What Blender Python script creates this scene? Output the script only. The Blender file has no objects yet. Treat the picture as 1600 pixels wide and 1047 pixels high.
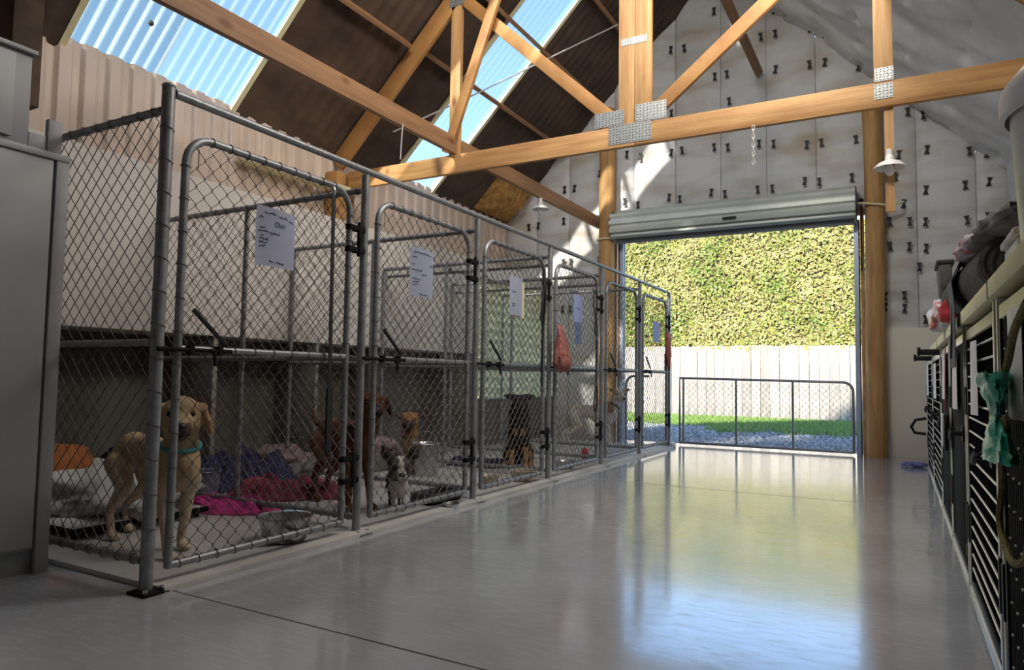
import bpy, bmesh, math, random
from math import sin, cos, pi, radians, atan2, hypot
from mathutils import Vector, Matrix, Euler, noise
random.seed(7)
C = bpy.context.scene.collection
V = Vector
SC = bpy.context.scene

# ------------------------------------------------------------------ camera
cam_d = bpy.data.cameras.new('camera'); cam = bpy.data.objects.new('camera', cam_d); C.objects.link(cam)
YAW, PIT, ROL = radians(29.0879), radians(3.5076), radians(0.8808)
fw = V((-sin(YAW)*cos(PIT), cos(YAW)*cos(PIT), sin(PIT)))
rt = V((cos(YAW), sin(YAW), 0)); up = rt.cross(fw)
r2 = rt*cos(ROL)+up*sin(ROL); u2 = up*cos(ROL)-rt*sin(ROL)
cam.matrix_world = Matrix(((r2.x, u2.x, -fw.x, 0), (r2.y, u2.y, -fw.y, 0), (r2.z, u2.z, -fw.z, 0.87), (0, 0, 0, 1)))
cam_d.sensor_width = 36; cam_d.lens = 1087.6/1600*36; cam_d.clip_start = 0.02; cam_d.clip_end = 500
SC.camera = cam

# ------------------------------------------------------------------ world, sun, lights, exposure
w = bpy.data.worlds.new('world'); SC.world = w; w.use_nodes = True
nt = w.node_tree; bg = nt.nodes['Background']
sky = nt.nodes.new('ShaderNodeTexSky'); sky.sky_type = 'NISHITA'; sky.sun_disc = False
SUN = V((0.15, 1.0, -0.55)).normalized()          # direction the sunlight travels
sky.sun_elevation = math.asin(-SUN.z); sky.sun_rotation = atan2(-SUN.x, -SUN.y)
sky.ozone_density = 3.0; sky.dust_density = 0.05
nt.links.new(sky.outputs[0], bg.inputs[0]); bg.inputs[1].default_value = 0.22

def lamp(name, kind, energy, color, loc, d, size=None, size_y=None):
    l = bpy.data.lights.new(name, kind); l.energy = energy; l.color = color
    if kind == 'AREA':
        l.shape = 'RECTANGLE'; l.size = size; l.size_y = size_y
    o = bpy.data.objects.new(name, l); C.objects.link(o); o.location = loc
    o.rotation_euler = V(d).to_track_quat('-Z', 'Y').to_euler(); return o
s = lamp('sun', 'SUN', 4.4, (1, .93, .80), (-5, -12, 14), SUN); s.data.angle = radians(1.8)
# two added area fills inside, above and out of the frame; no rooflights there
lamp('right_slope_fill', 'AREA', 40, (1, .95, .88), (-.2, 4.5, 4.3), (-.85, -.08, -.36), 2.0, 1.2)
lamp('ridge_fill', 'AREA', 95, (1, .95, .87), (-1.3, 2.6, 5.5), (.28, 1, -.10), 2.4, .7)  # added fill brightening the far wall and truss fronts
SC.view_settings.view_transform = 'Standard'; SC.view_settings.look = 'None'
SC.view_settings.exposure = 1.3; SC.view_settings.gamma = 1; SC.view_settings.use_curve_mapping = False
SC.cycles.max_bounces = 9; SC.cycles.diffuse_bounces = 5; SC.cycles.glossy_bounces = 4
SC.cycles.transparent_max_bounces = 16; SC.cycles.caustics_reflective = False; SC.cycles.caustics_refractive = False
SC.cycles.use_denoising = True; SC.cycles.sample_clamp_indirect = 6

# ------------------------------------------------------------------ materials
def mat(name, col, rough=.6, metal=0, var=.0, scale=8, bump=0, bscale=40, col2=None, stretch=(1, 1, 1), objrand=0, spec=.5, attr=False, detail=4, fac=(.35, .7)):
    m = bpy.data.materials.new(name); m.use_nodes = True
    n = m.node_tree.nodes; L = m.node_tree.links; b = n['Principled BSDF']
    b.inputs['Roughness'].default_value = rough; b.inputs['Metallic'].default_value = metal
    b.inputs['Specular IOR Level'].default_value = spec
    c4 = (*col, 1); b.inputs['Base Color'].default_value = c4
    tc = n.new('ShaderNodeTexCoord'); mp = n.new('ShaderNodeMapping'); mp.inputs['Scale'].default_value = stretch
    L.new(tc.outputs['Object'], mp.inputs[0])
    out = None
    if attr:
        a = n.new('ShaderNodeAttribute'); a.attribute_name = 'Col'; out = a.outputs['Color']
    if var or col2:
        t = n.new('ShaderNodeTexNoise'); t.inputs['Scale'].default_value = scale; t.inputs['Detail'].default_value = detail
        L.new(mp.outputs[0], t.inputs['Vector'])
        r = n.new('ShaderNodeMapRange'); r.inputs[1].default_value = fac[0]; r.inputs[2].default_value = fac[1]
        L.new(t.outputs[0], r.inputs[0])
        x = n.new('ShaderNodeMix'); x.data_type = 'RGBA'
        if col2:
            x.inputs[7].default_value = (*col2, 1); x.inputs[6].default_value = c4
            L.new(r.outputs[0], x.inputs[0])
            if out: L.new(out, x.inputs[6])
        else:
            x.blend_type = 'MULTIPLY'; x.inputs[0].default_value = 1; x.inputs[6].default_value = c4
            if out: L.new(out, x.inputs[6])
            r.inputs[3].default_value = 1-var; r.inputs[4].default_value = 1.0+var*.3
            L.new(r.outputs[0], x.inputs[7])
        out = x.outputs[2]
    if objrand:
        oi = n.new('ShaderNodeObjectInfo'); rr = n.new('ShaderNodeMapRange')
        rr.inputs[3].default_value = 1-objrand; rr.inputs[4].default_value = 1+objrand*.4
        L.new(oi.outputs['Random'], rr.inputs[0])
        x = n.new('ShaderNodeMix'); x.data_type = 'RGBA'; x.blend_type = 'MULTIPLY'; x.inputs[0].default_value = 1
        x.inputs[6].default_value = c4
        if out: L.new(out, x.inputs[6])
        L.new(rr.outputs[0], x.inputs[7]); out = x.outputs[2]
    if out: L.new(out, b.inputs['Base Color'])
    if bump:
        t = n.new('ShaderNodeTexNoise'); t.inputs['Scale'].default_value = bscale; t.inputs['Detail'].default_value = 5
        L.new(mp.outputs[0], t.inputs['Vector'])
        k = n.new('ShaderNodeBump'); k.inputs['Strength'].default_value = bump; k.inputs['Distance'].default_value = .02
        L.new(t.outputs[0], k.inputs['Height']); L.new(k.outputs[0], b.inputs['Normal'])
    m['b'] = 1
    return m
M = {}
M['galv'] = mat('galvanised_steel', (.31, .32, .33), .42, .55, .25, 30, .05, 90)
M['wire'] = mat('galvanised_wire', (.13, .115, .10), .5, .5)
M['black'] = mat('black_paint', (.010, .010, .011), .5, spec=.25)
M['blackm'] = mat('matt_black', (.010, .010, .0105), .8, spec=.12)
M['alu'] = mat('aluminium', (.72, .70, .66), .35, .5)
M['steel'] = mat('stainless_steel', (.55, .55, .56), .28, 1, .15, 6)
M['wood'] = mat('pine_timber', (.52, .27, .09), .6, 0, .0, 3.0, .15, 30, (.36, .16, .05), (1, 1, 1), .15)
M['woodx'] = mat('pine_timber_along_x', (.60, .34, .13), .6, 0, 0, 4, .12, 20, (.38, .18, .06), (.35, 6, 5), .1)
M['woody'] = mat('pine_timber_along_y_shaded', (.34, .185, .09), .6, 0, 0, 4, .12, 20, (.22, .105, .045), (6, .35, 5), .12)  # darker than the other pine: the beam's shaded side put into the colour
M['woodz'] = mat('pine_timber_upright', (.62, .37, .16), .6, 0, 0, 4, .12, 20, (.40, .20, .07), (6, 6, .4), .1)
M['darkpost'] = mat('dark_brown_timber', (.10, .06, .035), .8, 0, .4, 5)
M['pole'] = mat('round_pole_timber', (.50, .29, .11), .65, 0, 0, 5, .25, 12, (.33, .165, .05), (4, 4, .4))
M['orange_jamb'] = mat('door_jamb_timber', (.55, .27, .10), .6, 0, .3, 6)
M['plate'] = mat('nail_plate_steel', (.62, .64, .62), .35, .7, .2, 40)
M['tooth'] = mat('nail_plate_slot', (.03, .03, .03), .8)
M['paper_roof'] = mat('brown_building_paper', (.085, .052, .034), .8, 0, .45, 2.2, .5, 5, None, (2, 1, 1))
M['insul'] = mat('white_insulation_facing', (.60, .61, .62), .55, 0, 0, 1.6, .25, 9, (.43, .37, .29), (.8, 1, 2.0), 0, .4, False, 6, (.47, .72))
M['insul_roof'] = mat('white_insulation_blanket', (.80, .80, .82), .5, 0, .22, 2, .3, 7)
M['batt'] = mat('raw_insulation_batt', (.50, .29, .09), .95, 0, 0, 14, 1, 30, (.25, .12, .03))
M['clad'] = mat('beige_cladding', (.62, .50, .41), .45, 0, .15, 2)
M['whitewall'] = mat('off_white_wall_board', (.62, .575, .52), .6, 0, .12, 1.2)
M['whitepanel'] = mat('cream_wall_panel', (.74, .70, .60), .55, 0, .06, 2)
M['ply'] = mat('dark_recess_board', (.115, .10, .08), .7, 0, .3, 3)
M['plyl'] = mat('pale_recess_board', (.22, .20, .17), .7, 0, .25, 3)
M['corr'] = mat('corrugated_green_steel', (.78, .77, .58), .5, 0, .3, 5)
M['cab'] = mat('grey_white_cabinet', (.35, .355, .36), .5, 0, .05, 2)
M['cabdark'] = mat('cabinet_edge_grey', (.27, .275, .28), .5)
M['cream'] = mat('cream_painted_timber', (.78, .72, .45), .45, 0, .12, 5)
M['paper'] = mat('notice_paper_backlit', (.36, .38, .50), .7, 0, .06, 12)  # white sheets seen against the light: their shade is in this colour
M['paperw'] = mat('white_notice_paper', (.86, .86, .84), .6)
M['paperb'] = mat('blue_notice_paper', (.30, .36, .60), .7)
M['papery'] = mat('yellow_notice_paper', (.75, .70, .42), .7)
M['ink'] = mat('blue_black_ink', (.02, .03, .10), .6)
M['rubber'] = mat('floor_joint_sealant', (.05, .05, .052), .8)
M['enamel'] = mat('white_enamel', (.80, .80, .78), .3)
M['bulb'] = mat('bulb_glass', (.85, .84, .80), .15)
M['plastic_bin'] = mat('white_plastic', (.68, .70, .68), .35, 0, .08, 4)
M['navy'] = mat('navy_webbing', (.015, .015, .06), .6)
M['blackweb'] = mat('black_webbing', (.008, .008, .009), .7)
M['greyfab'] = mat('dark_grey_canvas', (.085, .082, .078), .8, 0, .3, 12, .3, 30)
M['greyfab2'] = mat('grey_blanket_fabric', (.17, .165, .16), .9, 0, .3, 16, .5, 30)
M['whitefab'] = mat('white_towel_fabric', (.62, .60, .60), .9, 0, .2, 14, .5, 40)
M['floral'] = mat('floral_towel', (.55, .53, .55), .9, 0, 0, 9, .4, 40, (.45, .10, .12), fac=(.5, .62))
M['redfab'] = mat('red_fabric', (.55, .03, .04), .7, 0, .2, 10)
M['plasticbag'] = mat('white_plastic_bag', (.72, .70, .70), .35, 0, 0, 8, .4, 15, (.65, .18, .16), fac=(.56, .62))
M['greenbag'] = mat('green_plastic_bag', (.03, .46, .30), .3, 0, .3, 10, .4, 25)
M['rope'] = mat('olive_rope', (.26, .22, .07), .8, 0, .3, 60, .5, 120)
M['plaid'] = mat('red_plaid_fabric', (.24, .055, .045), .85, 0, 0, 30, .3, 60, (.42, .20, .16))
M['redlead'] = mat('red_leather_lead', (.40, .10, .07), .6)
M['pinkb'] = mat('pink_fleece', (.72, .07, .33), .9, 0, .35, 14, .5, 40)
M['maroon'] = mat('maroon_fleece', (.20, .025, .055), .9, 0, .45, 14, .5, 40)
M['navyb'] = mat('navy_patterned_blanket', (.012, .015, .055), .9, 0, 0, 40, .5, 40, (.11, .12, .22), fac=(.58, .68))
M['orangeb'] = mat('orange_cushion_fabric', (.36, .11, .02), .85, 0, .25, 10, .3, 40)
M['duvet'] = mat('white_duvet_fabric', (.58, .59, .56), .85, 0, .15, 6, .4, 10)
M['pinkgrey'] = mat('dusty_pink_blanket', (.30, .22, .22), .9, 0, .4, 16, .5, 40)
M['bedgrey'] = mat('grey_dog_bed', (.20, .20, .19), .8, 0, .2, 8)
M['tubblue'] = mat('blue_grey_plastic', (.10, .12, .16), .5)
M['traygrey'] = mat('dark_grey_tray', (.07, .075, .085), .5)
M['tan'] = mat('tan_bowl_enamel', (.48, .42, .30), .4, .2, .2, 10)
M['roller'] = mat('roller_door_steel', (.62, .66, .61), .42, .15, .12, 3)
M['rollerdark'] = mat('roller_door_shaded_steel', (.16, .17, .20), .45, .3)  # darker than the curtain steel: shade under the drum put into the colour
M['guide'] = mat('blue_grey_door_guide', (.42, .50, .62), .4, .4)
M['board'] = mat('weathered_fence_board', (.45, .41, .36), .85, 0, 0, 6, .3, 30, (.28, .24, .21), (4, 4, .5), .28)
M['lichen'] = mat('yellow_lichen', (.42, .37, .10), .9, 0, .3, 30)
M['leaf'] = mat('hedge_foliage', (.3, .3, .1), .6, 0, 0, 1, attr=True)
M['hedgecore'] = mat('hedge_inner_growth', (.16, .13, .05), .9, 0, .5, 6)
M['grass'] = mat('grass_blades', (.2, .4, .05), .6, attr=True)
M['soil'] = mat('gravel_ground', (.22, .215, .21), .9, 0, 0, 3, .6, 30, (.16, .165, .14))
M['stone'] = mat('gravel_stones', (.45, .44, .45), .85, attr=True)
M['fur'] = mat('dog_fur', (.5, .4, .3), .85, 0, .14, 45, .2, 120, attr=True, spec=.2)
M['eye'] = mat('dark_eye', (.01, .007, .005), .1)
M['nose'] = mat('black_nose', (.008, .008, .008), .35)
M['teal'] = mat('teal_collar', (.05, .28, .30), .6)
M['glove'] = mat('blue_rubber_glove', (.16, .17, .42), .6)
def knots(m, st, sc, th):      # knots and dark grain flecks of the pine
    n = m.node_tree.nodes; L = m.node_tree.links; b = n['Principled BSDF']; old = b.inputs['Base Color'].links[0].from_socket
    tc = n.new('ShaderNodeTexCoord'); mp = n.new('ShaderNodeMapping'); mp.inputs['Scale'].default_value = st
    v = n.new('ShaderNodeTexVoronoi'); v.inputs['Scale'].default_value = sc; r = n.new('ShaderNodeMapRange')
    r.inputs[1].default_value = th*.35; r.inputs[2].default_value = th; r.inputs[3].default_value = .85; r.inputs[4].default_value = 0
    x = n.new('ShaderNodeMix'); x.data_type = 'RGBA'; x.inputs[7].default_value = (.15, .055, .018, 1)
    L.new(tc.outputs['Object'], mp.inputs[0]); L.new(mp.outputs[0], v.inputs['Vector']); L.new(v.outputs['Distance'], r.inputs[0])
    L.new(r.outputs[0], x.inputs[0]); L.new(old, x.inputs[6]); L.new(x.outputs[2], b.inputs['Base Color'])
knots(M['wood'], (1, 1, 1), 2.6, .13); knots(M['woodx'], (.8, 1.6, 1.6), 2.2, .14); knots(M['woody'], (1.6, .8, 1.6), 2.2, .14); knots(M['woodz'], (1.6, 1.6, .8), 2.4, .14)
hm = M['corr']; n_t = hm.node_tree; tb0 = n_t.nodes.new('ShaderNodeBsdfTranslucent'); tb0.inputs[0].default_value = (.80, .84, .56, 1)
mx0 = n_t.nodes.new('ShaderNodeMixShader'); mx0.inputs[0].default_value = .22
n_t.links.new(n_t.nodes['Principled BSDF'].outputs[0], mx0.inputs[1]); n_t.links.new(tb0.outputs[0], mx0.inputs[2]); n_t.links.new(mx0.outputs[0], n_t.nodes['Material Output'].inputs[0])
M['fastener'] = mat('black_fastener', (.012, .012, .012), .6)
M['rivet'] = mat('dark_screw', (.06, .06, .06), .5)

def floor_mat():
    m = mat('polished_grey_concrete', (.47, .485, .515), .2, 0, .22, 1.3, 0, detail=8)
    n = m.node_tree.nodes; L = m.node_tree.links; b = n['Principled BSDF']
    tc = n.new('ShaderNodeTexCoord')
    mp = n.new('ShaderNodeMapping'); mp.inputs['Scale'].default_value = (1, 2.6, 1); L.new(tc.outputs['Object'], mp.inputs[0])
    t = n.new('ShaderNodeTexNoise'); t.inputs['Scale'].default_value = 5; t.inputs['Detail'].default_value = 7; t.inputs['Roughness'].default_value = .65
    L.new(mp.outputs[0], t.inputs['Vector'])
    r = n.new('ShaderNodeMapRange'); r.inputs[1].default_value = .35; r.inputs[2].default_value = .72; r.inputs[3].default_value = .12; r.inputs[4].default_value = .24
    L.new(t.outputs[0], r.inputs[0]); L.new(r.outputs[0], b.inputs['Roughness'])
    mp2 = n.new('ShaderNodeMapping'); mp2.inputs['Scale'].default_value = (3, 14, 1); L.new(tc.outputs['Object'], mp2.inputs[0])
    t2 = n.new('ShaderNodeTexNoise'); t2.inputs['Scale'].default_value = 4; t2.inputs['Detail'].default_value = 8; L.new(mp2.outputs[0], t2.inputs['Vector'])
    r2_ = n.new('ShaderNodeMapRange'); r2_.inputs[1].default_value = .5; r2_.inputs[2].default_value = .75; r2_.inputs[3].default_value = 1; r2_.inputs[4].default_value = .25
    L.new(t2.outputs[0], r2_.inputs[0]); L.new(r2_.outputs[0], b.inputs['Coat Weight'])
    b2 = n.new('ShaderNodeBump'); b2.inputs['Strength'].default_value = .13; b2.inputs['Distance'].default_value = .01
    L.new(t.outputs[0], b2.inputs['Height']); L.new(b2.outputs[0], b.inputs['Normal'])
    b.inputs['Specular IOR Level'].default_value = .9; b.inputs['Coat Weight'].default_value = 1; b.inputs['Coat Roughness'].default_value = .10
    return m
M['floor'] = floor_mat()
M['kfloor'] = mat('kennel_concrete', (.56, .54, .51), .45, 0, .25, 2.5)

def sky_mat(name, tint, clear, frost):
    m = bpy.data.materials.new(name); m.use_nodes = True; n = m.node_tree.nodes; L = m.node_tree.links
    for x in list(n): n.remove(x)
    o = n.new('ShaderNodeOutputMaterial'); a = n.new('ShaderNodeBsdfTransparent'); a.inputs[0].default_value = (*clear, 1)
    t = n.new('ShaderNodeBsdfTranslucent'); t.inputs[0].default_value = (*tint, 1)
    x = n.new('ShaderNodeMixShader'); x.inputs[0].default_value = frost
    tc = n.new('ShaderNodeTexCoord'); no = n.new('ShaderNodeTexNoise'); no.inputs['Scale'].default_value = 3
    mr = n.new('ShaderNodeMapRange'); mr.inputs[3].default_value = frost*.6; mr.inputs[4].default_value = min(1, frost*1.4)
    L.new(tc.outputs['Object'], no.inputs['Vector']); L.new(no.outputs[0], mr.inputs[0]); L.new(mr.outputs[0], x.inputs[0])
    L.new(a.outputs[0], x.inputs[1]); L.new(t.outputs[0], x.inputs[2]); L.new(x.outputs[0], o.inputs[0]); return m
M['sky1'] = sky_mat('weathered_clear_roof_sheet', (.40, .44, .39), (.50, .54, .50), .48)
M['sky1b'] = sky_mat('newer_clear_roof_sheet', (.45, .48, .52), (.74, .75, .78), .20)
M['sky2'] = sky_mat('clear_roof_sheet', (.70, .74, .80), (.70, .72, .76), .08)

# ------------------------------------------------------------------ mesh builder
def frame_of(d):
    d = d.normalized(); a = V((0, 0, 1)) if abs(d.z) < .95 else V((1, 0, 0))
    x = d.cross(a).normalized(); return x, x.cross(d).normalized()
class MB:
    def __init__(s): s.v = []; s.f = []
    def add(s, vs, fs):
        k = len(s.v); s.v += [tuple(p) for p in vs]; s.f += [tuple(i+k for i in f) for f in fs]; return s
    def box(s, c, d, R=None):
        c = V(c); h = V(d)/2; vs = []
        for z in (-1, 1):
            for y in (-1, 1):
                for x in (-1, 1):
                    p = V((x*h.x, y*h.y, z*h.z)); vs.append(c+(R @ p if R else p))
        return s.add(vs, [(0, 2, 3, 1), (4, 5, 7, 6), (0, 1, 5, 4), (2, 6, 7, 3), (0, 4, 6, 2), (1, 3, 7, 5)])
    def b2(s, a, b):   # box by corners
        a = V(a); b = V(b); return s.box((a+b)/2, (abs(b.x-a.x), abs(b.y-a.y), abs(b.z-a.z)))
    def bar(s, p0, p1, wd, th, side):   # timber from p0 to p1: wd measured across, th along 'side'
        p0 = V(p0); p1 = V(p1); d = (p1-p0).normalized(); t = V(side); t = (t-d*t.dot(d)).normalized(); n = d.cross(t)
        vs = []
        for p in (p0, p1):
            for a, b in ((-1, -1), (1, -1), (1, 1), (-1, 1)): vs.append(p+n*(a*wd/2)+t*(b*th/2))
        return s.add(vs, [(0, 1, 2, 3), (7, 6, 5, 4), (0, 4, 5, 1), (1, 5, 6, 2), (2, 6, 7, 3), (3, 7, 4, 0)])
    def tube(s, pts, r, n=8, closed=False):
        pts = [V(p) for p in pts]; N = len(pts); rs = r if isinstance(r, (list, tuple)) else [r]*N
        ds = []
        for i in range(N):
            a = pts[i-1] if (i > 0 or closed) else pts[i]; b = pts[(i+1) % N] if (i < N-1 or closed) else pts[i]
            d = b-a; ds.append(d.normalized() if d.length > 1e-9 else V((0, 0, 1)))
        x, y = frame_of(ds[0]); vs = []
        for i in range(N):
            if i:
                q = ds[i-1].rotation_difference(ds[i]); x = q @ x; y = q @ y
            for k in range(n):
                t = 2*pi*k/n; vs.append(pts[i]+(x*cos(t)+y*sin(t))*rs[i])
        fs = []
        for i in range(N if closed else N-1):
            for k in range(n):
                j = (i+1) % N; fs.append((i*n+k, i*n+(k+1) % n, j*n+(k+1) % n, j*n+k))
        if not closed:
            fs.append(tuple(range(n-1, -1, -1))); fs.append(tuple(range((N-1)*n, N*n)))
        return s.add(vs, fs)
    def cyl(s, p0, p1, r, r1=None, n=14): return s.tube([p0, p1], [r, r if r1 is None else r1], n)
    def lathe(s, prof, c, n=24, R=None):
        c = V(c); vs = []; m = len(prof)
        for k in range(n):
            t = 2*pi*k/n
            for (r, z) in prof:
                p = V((r*cos(t), r*sin(t), z)); vs.append(c+(R @ p if R else p))
        fs = []
        for k in range(n):
            k2 = (k+1) % n
            for i in range(m-1): fs.append((k*m+i, k2*m+i, k2*m+i+1, k*m+i+1))
        return s.add(vs, fs)
    def ell(s, c, r, R=None, nu=14, nv=9):
        c = V(c); r = V(r); vs = [V((0, 0, 1))]
        for j in range(1, nv):
            a = pi*j/nv
            for i in range(nu):
                b = 2*pi*i/nu; vs.append(V((sin(a)*cos(b), sin(a)*sin(b), cos(a))))
        vs.append(V((0, 0, -1))); o = []
        for p in vs:
            q = V((p.x*r.x, p.y*r.y, p.z*r.z)); o.append(c+(R @ q if R else q))
        fs = [(0, 1+i, 1+(i+1) % nu) for i in range(nu)]
        for j in range(nv-2):
            for i in range(nu):
                a = 1+j*nu; fs.append((a+i, a+nu+i, a+nu+(i+1) % nu, a+(i+1) % nu))
        a = 1+(nv-2)*nu; L = len(vs)-1; fs += [(a+(i+1) % nu, a+i, L) for i in range(nu)]
        return s.add(o, fs)
    def grid(s, fn, nu, nv, thick=None):
        vs = [V(fn(i/nu, j/nv)) for j in range(nv+1) for i in range(nu+1)]
        fs = [(j*(nu+1)+i, j*(nu+1)+i+1, (j+1)*(nu+1)+i+1, (j+1)*(nu+1)+i) for j in range(nv) for i in range(nu)]
        if thick:
            t = V(thick); K = len(vs); vs2 = [p+t for p in vs]; f2 = [tuple(i+K for i in reversed(f)) for f in fs]
            rim = [i for i in range(nu+1)]+[j*(nu+1)+nu for j in range(1, nv+1)]+[nv*(nu+1)+i for i in range(nu-1, -1, -1)]+[j*(nu+1) for j in range(nv-1, 0, -1)]
            f3 = [(rim[(k+1) % len(rim)], rim[k], rim[k]+K, rim[(k+1) % len(rim)]+K) for k in range(len(rim))]
            vs += vs2; fs = fs+f2+f3
        return s.add(vs, fs)
    def build(s, name, m, parent=None, smooth=True, local=False, bevel=0, stuff=False, angle=40):
        vs = s.v
        if parent is not None and not local:
            r = parent
            while r.parent: r = r.parent
            L = r.location; vs = [(p[0]-L.x, p[1]-L.y, p[2]-L.z) for p in vs]
        me = bpy.data.meshes.new(name); me.from_pydata(vs, [], s.f)
        if bevel:
            bm = bmesh.new(); bm.from_mesh(me)
            bmesh.ops.recalc_face_normals(bm, faces=bm.faces)
            ed = [e for e in bm.edges if len(e.link_faces) == 2 and e.calc_face_angle(0) > .6]
            bmesh.ops.bevel(bm, geom=ed, offset=bevel, segments=2, affect='EDGES', profile=.5)
            bm.to_mesh(me); bm.free()
        me.materials.append(M[m] if isinstance(m, str) else m)
        if smooth:
            me.polygons.foreach_set('use_smooth', [True]*len(me.polygons))
            try: me.set_sharp_from_angle(angle=radians(angle))
            except Exception: pass
        o = bpy.data.objects.new(name, me); C.objects.link(o)
        if parent is not None: o.parent = parent
        if stuff: o['kind'] = 'stuff'
        return o
def thing(name, label, cat, loc=(0, 0, 0), group=None, kind=None):
    o = bpy.data.objects.new(name, None); C.objects.link(o); o.location = loc; o.empty_display_size = .1
    return tag(o, label, cat, group, kind)
def tag(o, label, cat, group=None, kind=None):
    o['label'] = label; o['category'] = cat
    if group: o['group'] = group
    if kind: o['kind'] = kind
    return o
def struct(o, label, cat): return tag(o, label, cat, None, 'structure')
def share(src, parent, loc, name=None, rot=None):
    o = bpy.data.objects.new(name or src.name.split('.')[0], src.data); C.objects.link(o); o.parent = parent; o.location = loc
    if rot: o.rotation_euler = rot
    return o
def nz(x, y, z=0, s=1.0): return noise.noise(V((x*s, y*s, z*s)))

# ------------------------------------------------------------------ setting: floor, ground, walls, ceiling
XL, XR, YF, YB, RX, RZ = -5.4, 1.14, 9.45, -6.0, -2.13, 6.55
GZ = -0.15
def zl(x): return RZ+(x-RX)                 # underside of left roof slope
def zr(x): return RZ-(x-RX)*0.985           # underside of right roof slope
J = [(YB, 1.825), (1.835, 5.713), (5.727, 9.62)]
for a, b in J:
    struct(MB().b2((XL, a, -.14), (XR, b, 0)).build('floor', 'floor', smooth=False),
           ['glossy grey concrete floor slab nearest the camera', 'glossy grey concrete floor slab between the two sawn joints', 'glossy grey concrete floor slab by the open roller door'][J.index((a, b))], 'floor')
struct(MB().b2((XL, YB, -.2), (XR, 9.62, -.145)).build('trim_1', 'rubber'), 'dark sealant bed under the floor joints', 'floor joint')
struct(MB().b2((-4.98, 1.79, .0005), (-2.545, 8.96, .022)).build('floor', 'kfloor', smooth=False), 'slightly raised pale kennel floor slab under the pens', 'floor')

g = MB(); N = 60
g.grid(lambda u, v: (-30+60*u, 9.62+35*v, GZ+.02*nz(-30+60*u, 9.6+35*v, 0, .8)-.02), 80, 50)
struct(g.build('ground', 'soil'), 'gravelly ground outside the roller door', 'ground')

def blanket_col(mb, x0, x1, zb, ztop, y, amp, rows, seed, nu=10, nv=60):
    # one quilted strip of insulation, pinned along its edges at the fastener rows
    def fn(u, v):
        x = x0+(x1-x0)*u; zt = ztop(x); z = zb+(zt-zb)*v
        e = max(0, sin(pi*min(max(u, .0), 1)))**.5
        rr = min(abs(z-r) for r in rows); pin = min(1, (rr/.16))
        d = amp*e*(.35+.65*pin)+.012*nz(x+seed, z, seed, 3.0)+.006*nz(x, z, seed, 9)
        return (x, y-d, z)
    mb.grid(fn, nu, nv); return mb
wf = struct(thing('wall_far', '', 'wall', (-2.1, YF, 0)), 'insulated gable end wall around the roller door', 'wall')
ROWS = [1.6, 1.84, 2.48, 2.78, 3.38, 4.0, 4.6, 5.0, 5.45, 5.93, 6.4]
gable = lambda x: min(zl(x), zr(x))+.02
cols = [(-5.4, -4.85, 0), (-4.845, -4.31, 0), (-4.305, -3.6, 0), (-3.6, -3.3, 3.0), (-3.295, -2.69, 3.0), (-2.685, -2.07, 3.0), (-2.065, -1.48, 3.0), (-1.475, -.88, 3.0), (-.875, -.24, 3.0), (-.24, .215, 1.5), (.22, .805, 1.52), (.81, 1.14, 1.5)]
for i, (a, b, zb) in enumerate(cols):
    blanket_col(MB(), a, b, zb, gable, YF+.02,   .065 if zb < 2.9 else .055, ROWS, i*3.7).build('insulation_panel', 'insul', wf)
gcl = MB(); y0_, y1_ = YF+.06, YF+.13
P8 = [(XL-.06, -.15), (-3.56, -.15), (-3.56, 2.95), (-.3, 2.95), (-.3, -.15), (XR+.08, -.15), (XR+.08, zr(XR+.08)), (RX, RZ), (XL-.06, zl(XL-.06))]
gcl.add([(x, y0_, z) for x, z in P8]+[(x, y1_, z) for x, z in P8],
        [(0, 1, 2, 8), (2, 3, 6, 7), (2, 7, 8), (3, 4, 5, 6), (17, 11, 10, 9), (16, 15, 12, 11), (17, 16, 11), (15, 14, 13, 12)]+[(k, k+9, (k+1) % 9+9, (k+1) % 9) for k in range(9)])
struct(gcl.build('wall_far_cladding', 'clad', smooth=False), 'outer cladding behind the gable insulation', 'wall')
MB().b2((-.185, YF-.03, 0), (.52, YF+.02, 1.53)).build('lower_panel', 'whitepanel', wf, bevel=.003)
MB().b2((.525, YF-.03, 0), (XR, YF+.02, 1.53)).build('lower_panel', 'whitepanel', wf, bevel=.003)
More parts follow.
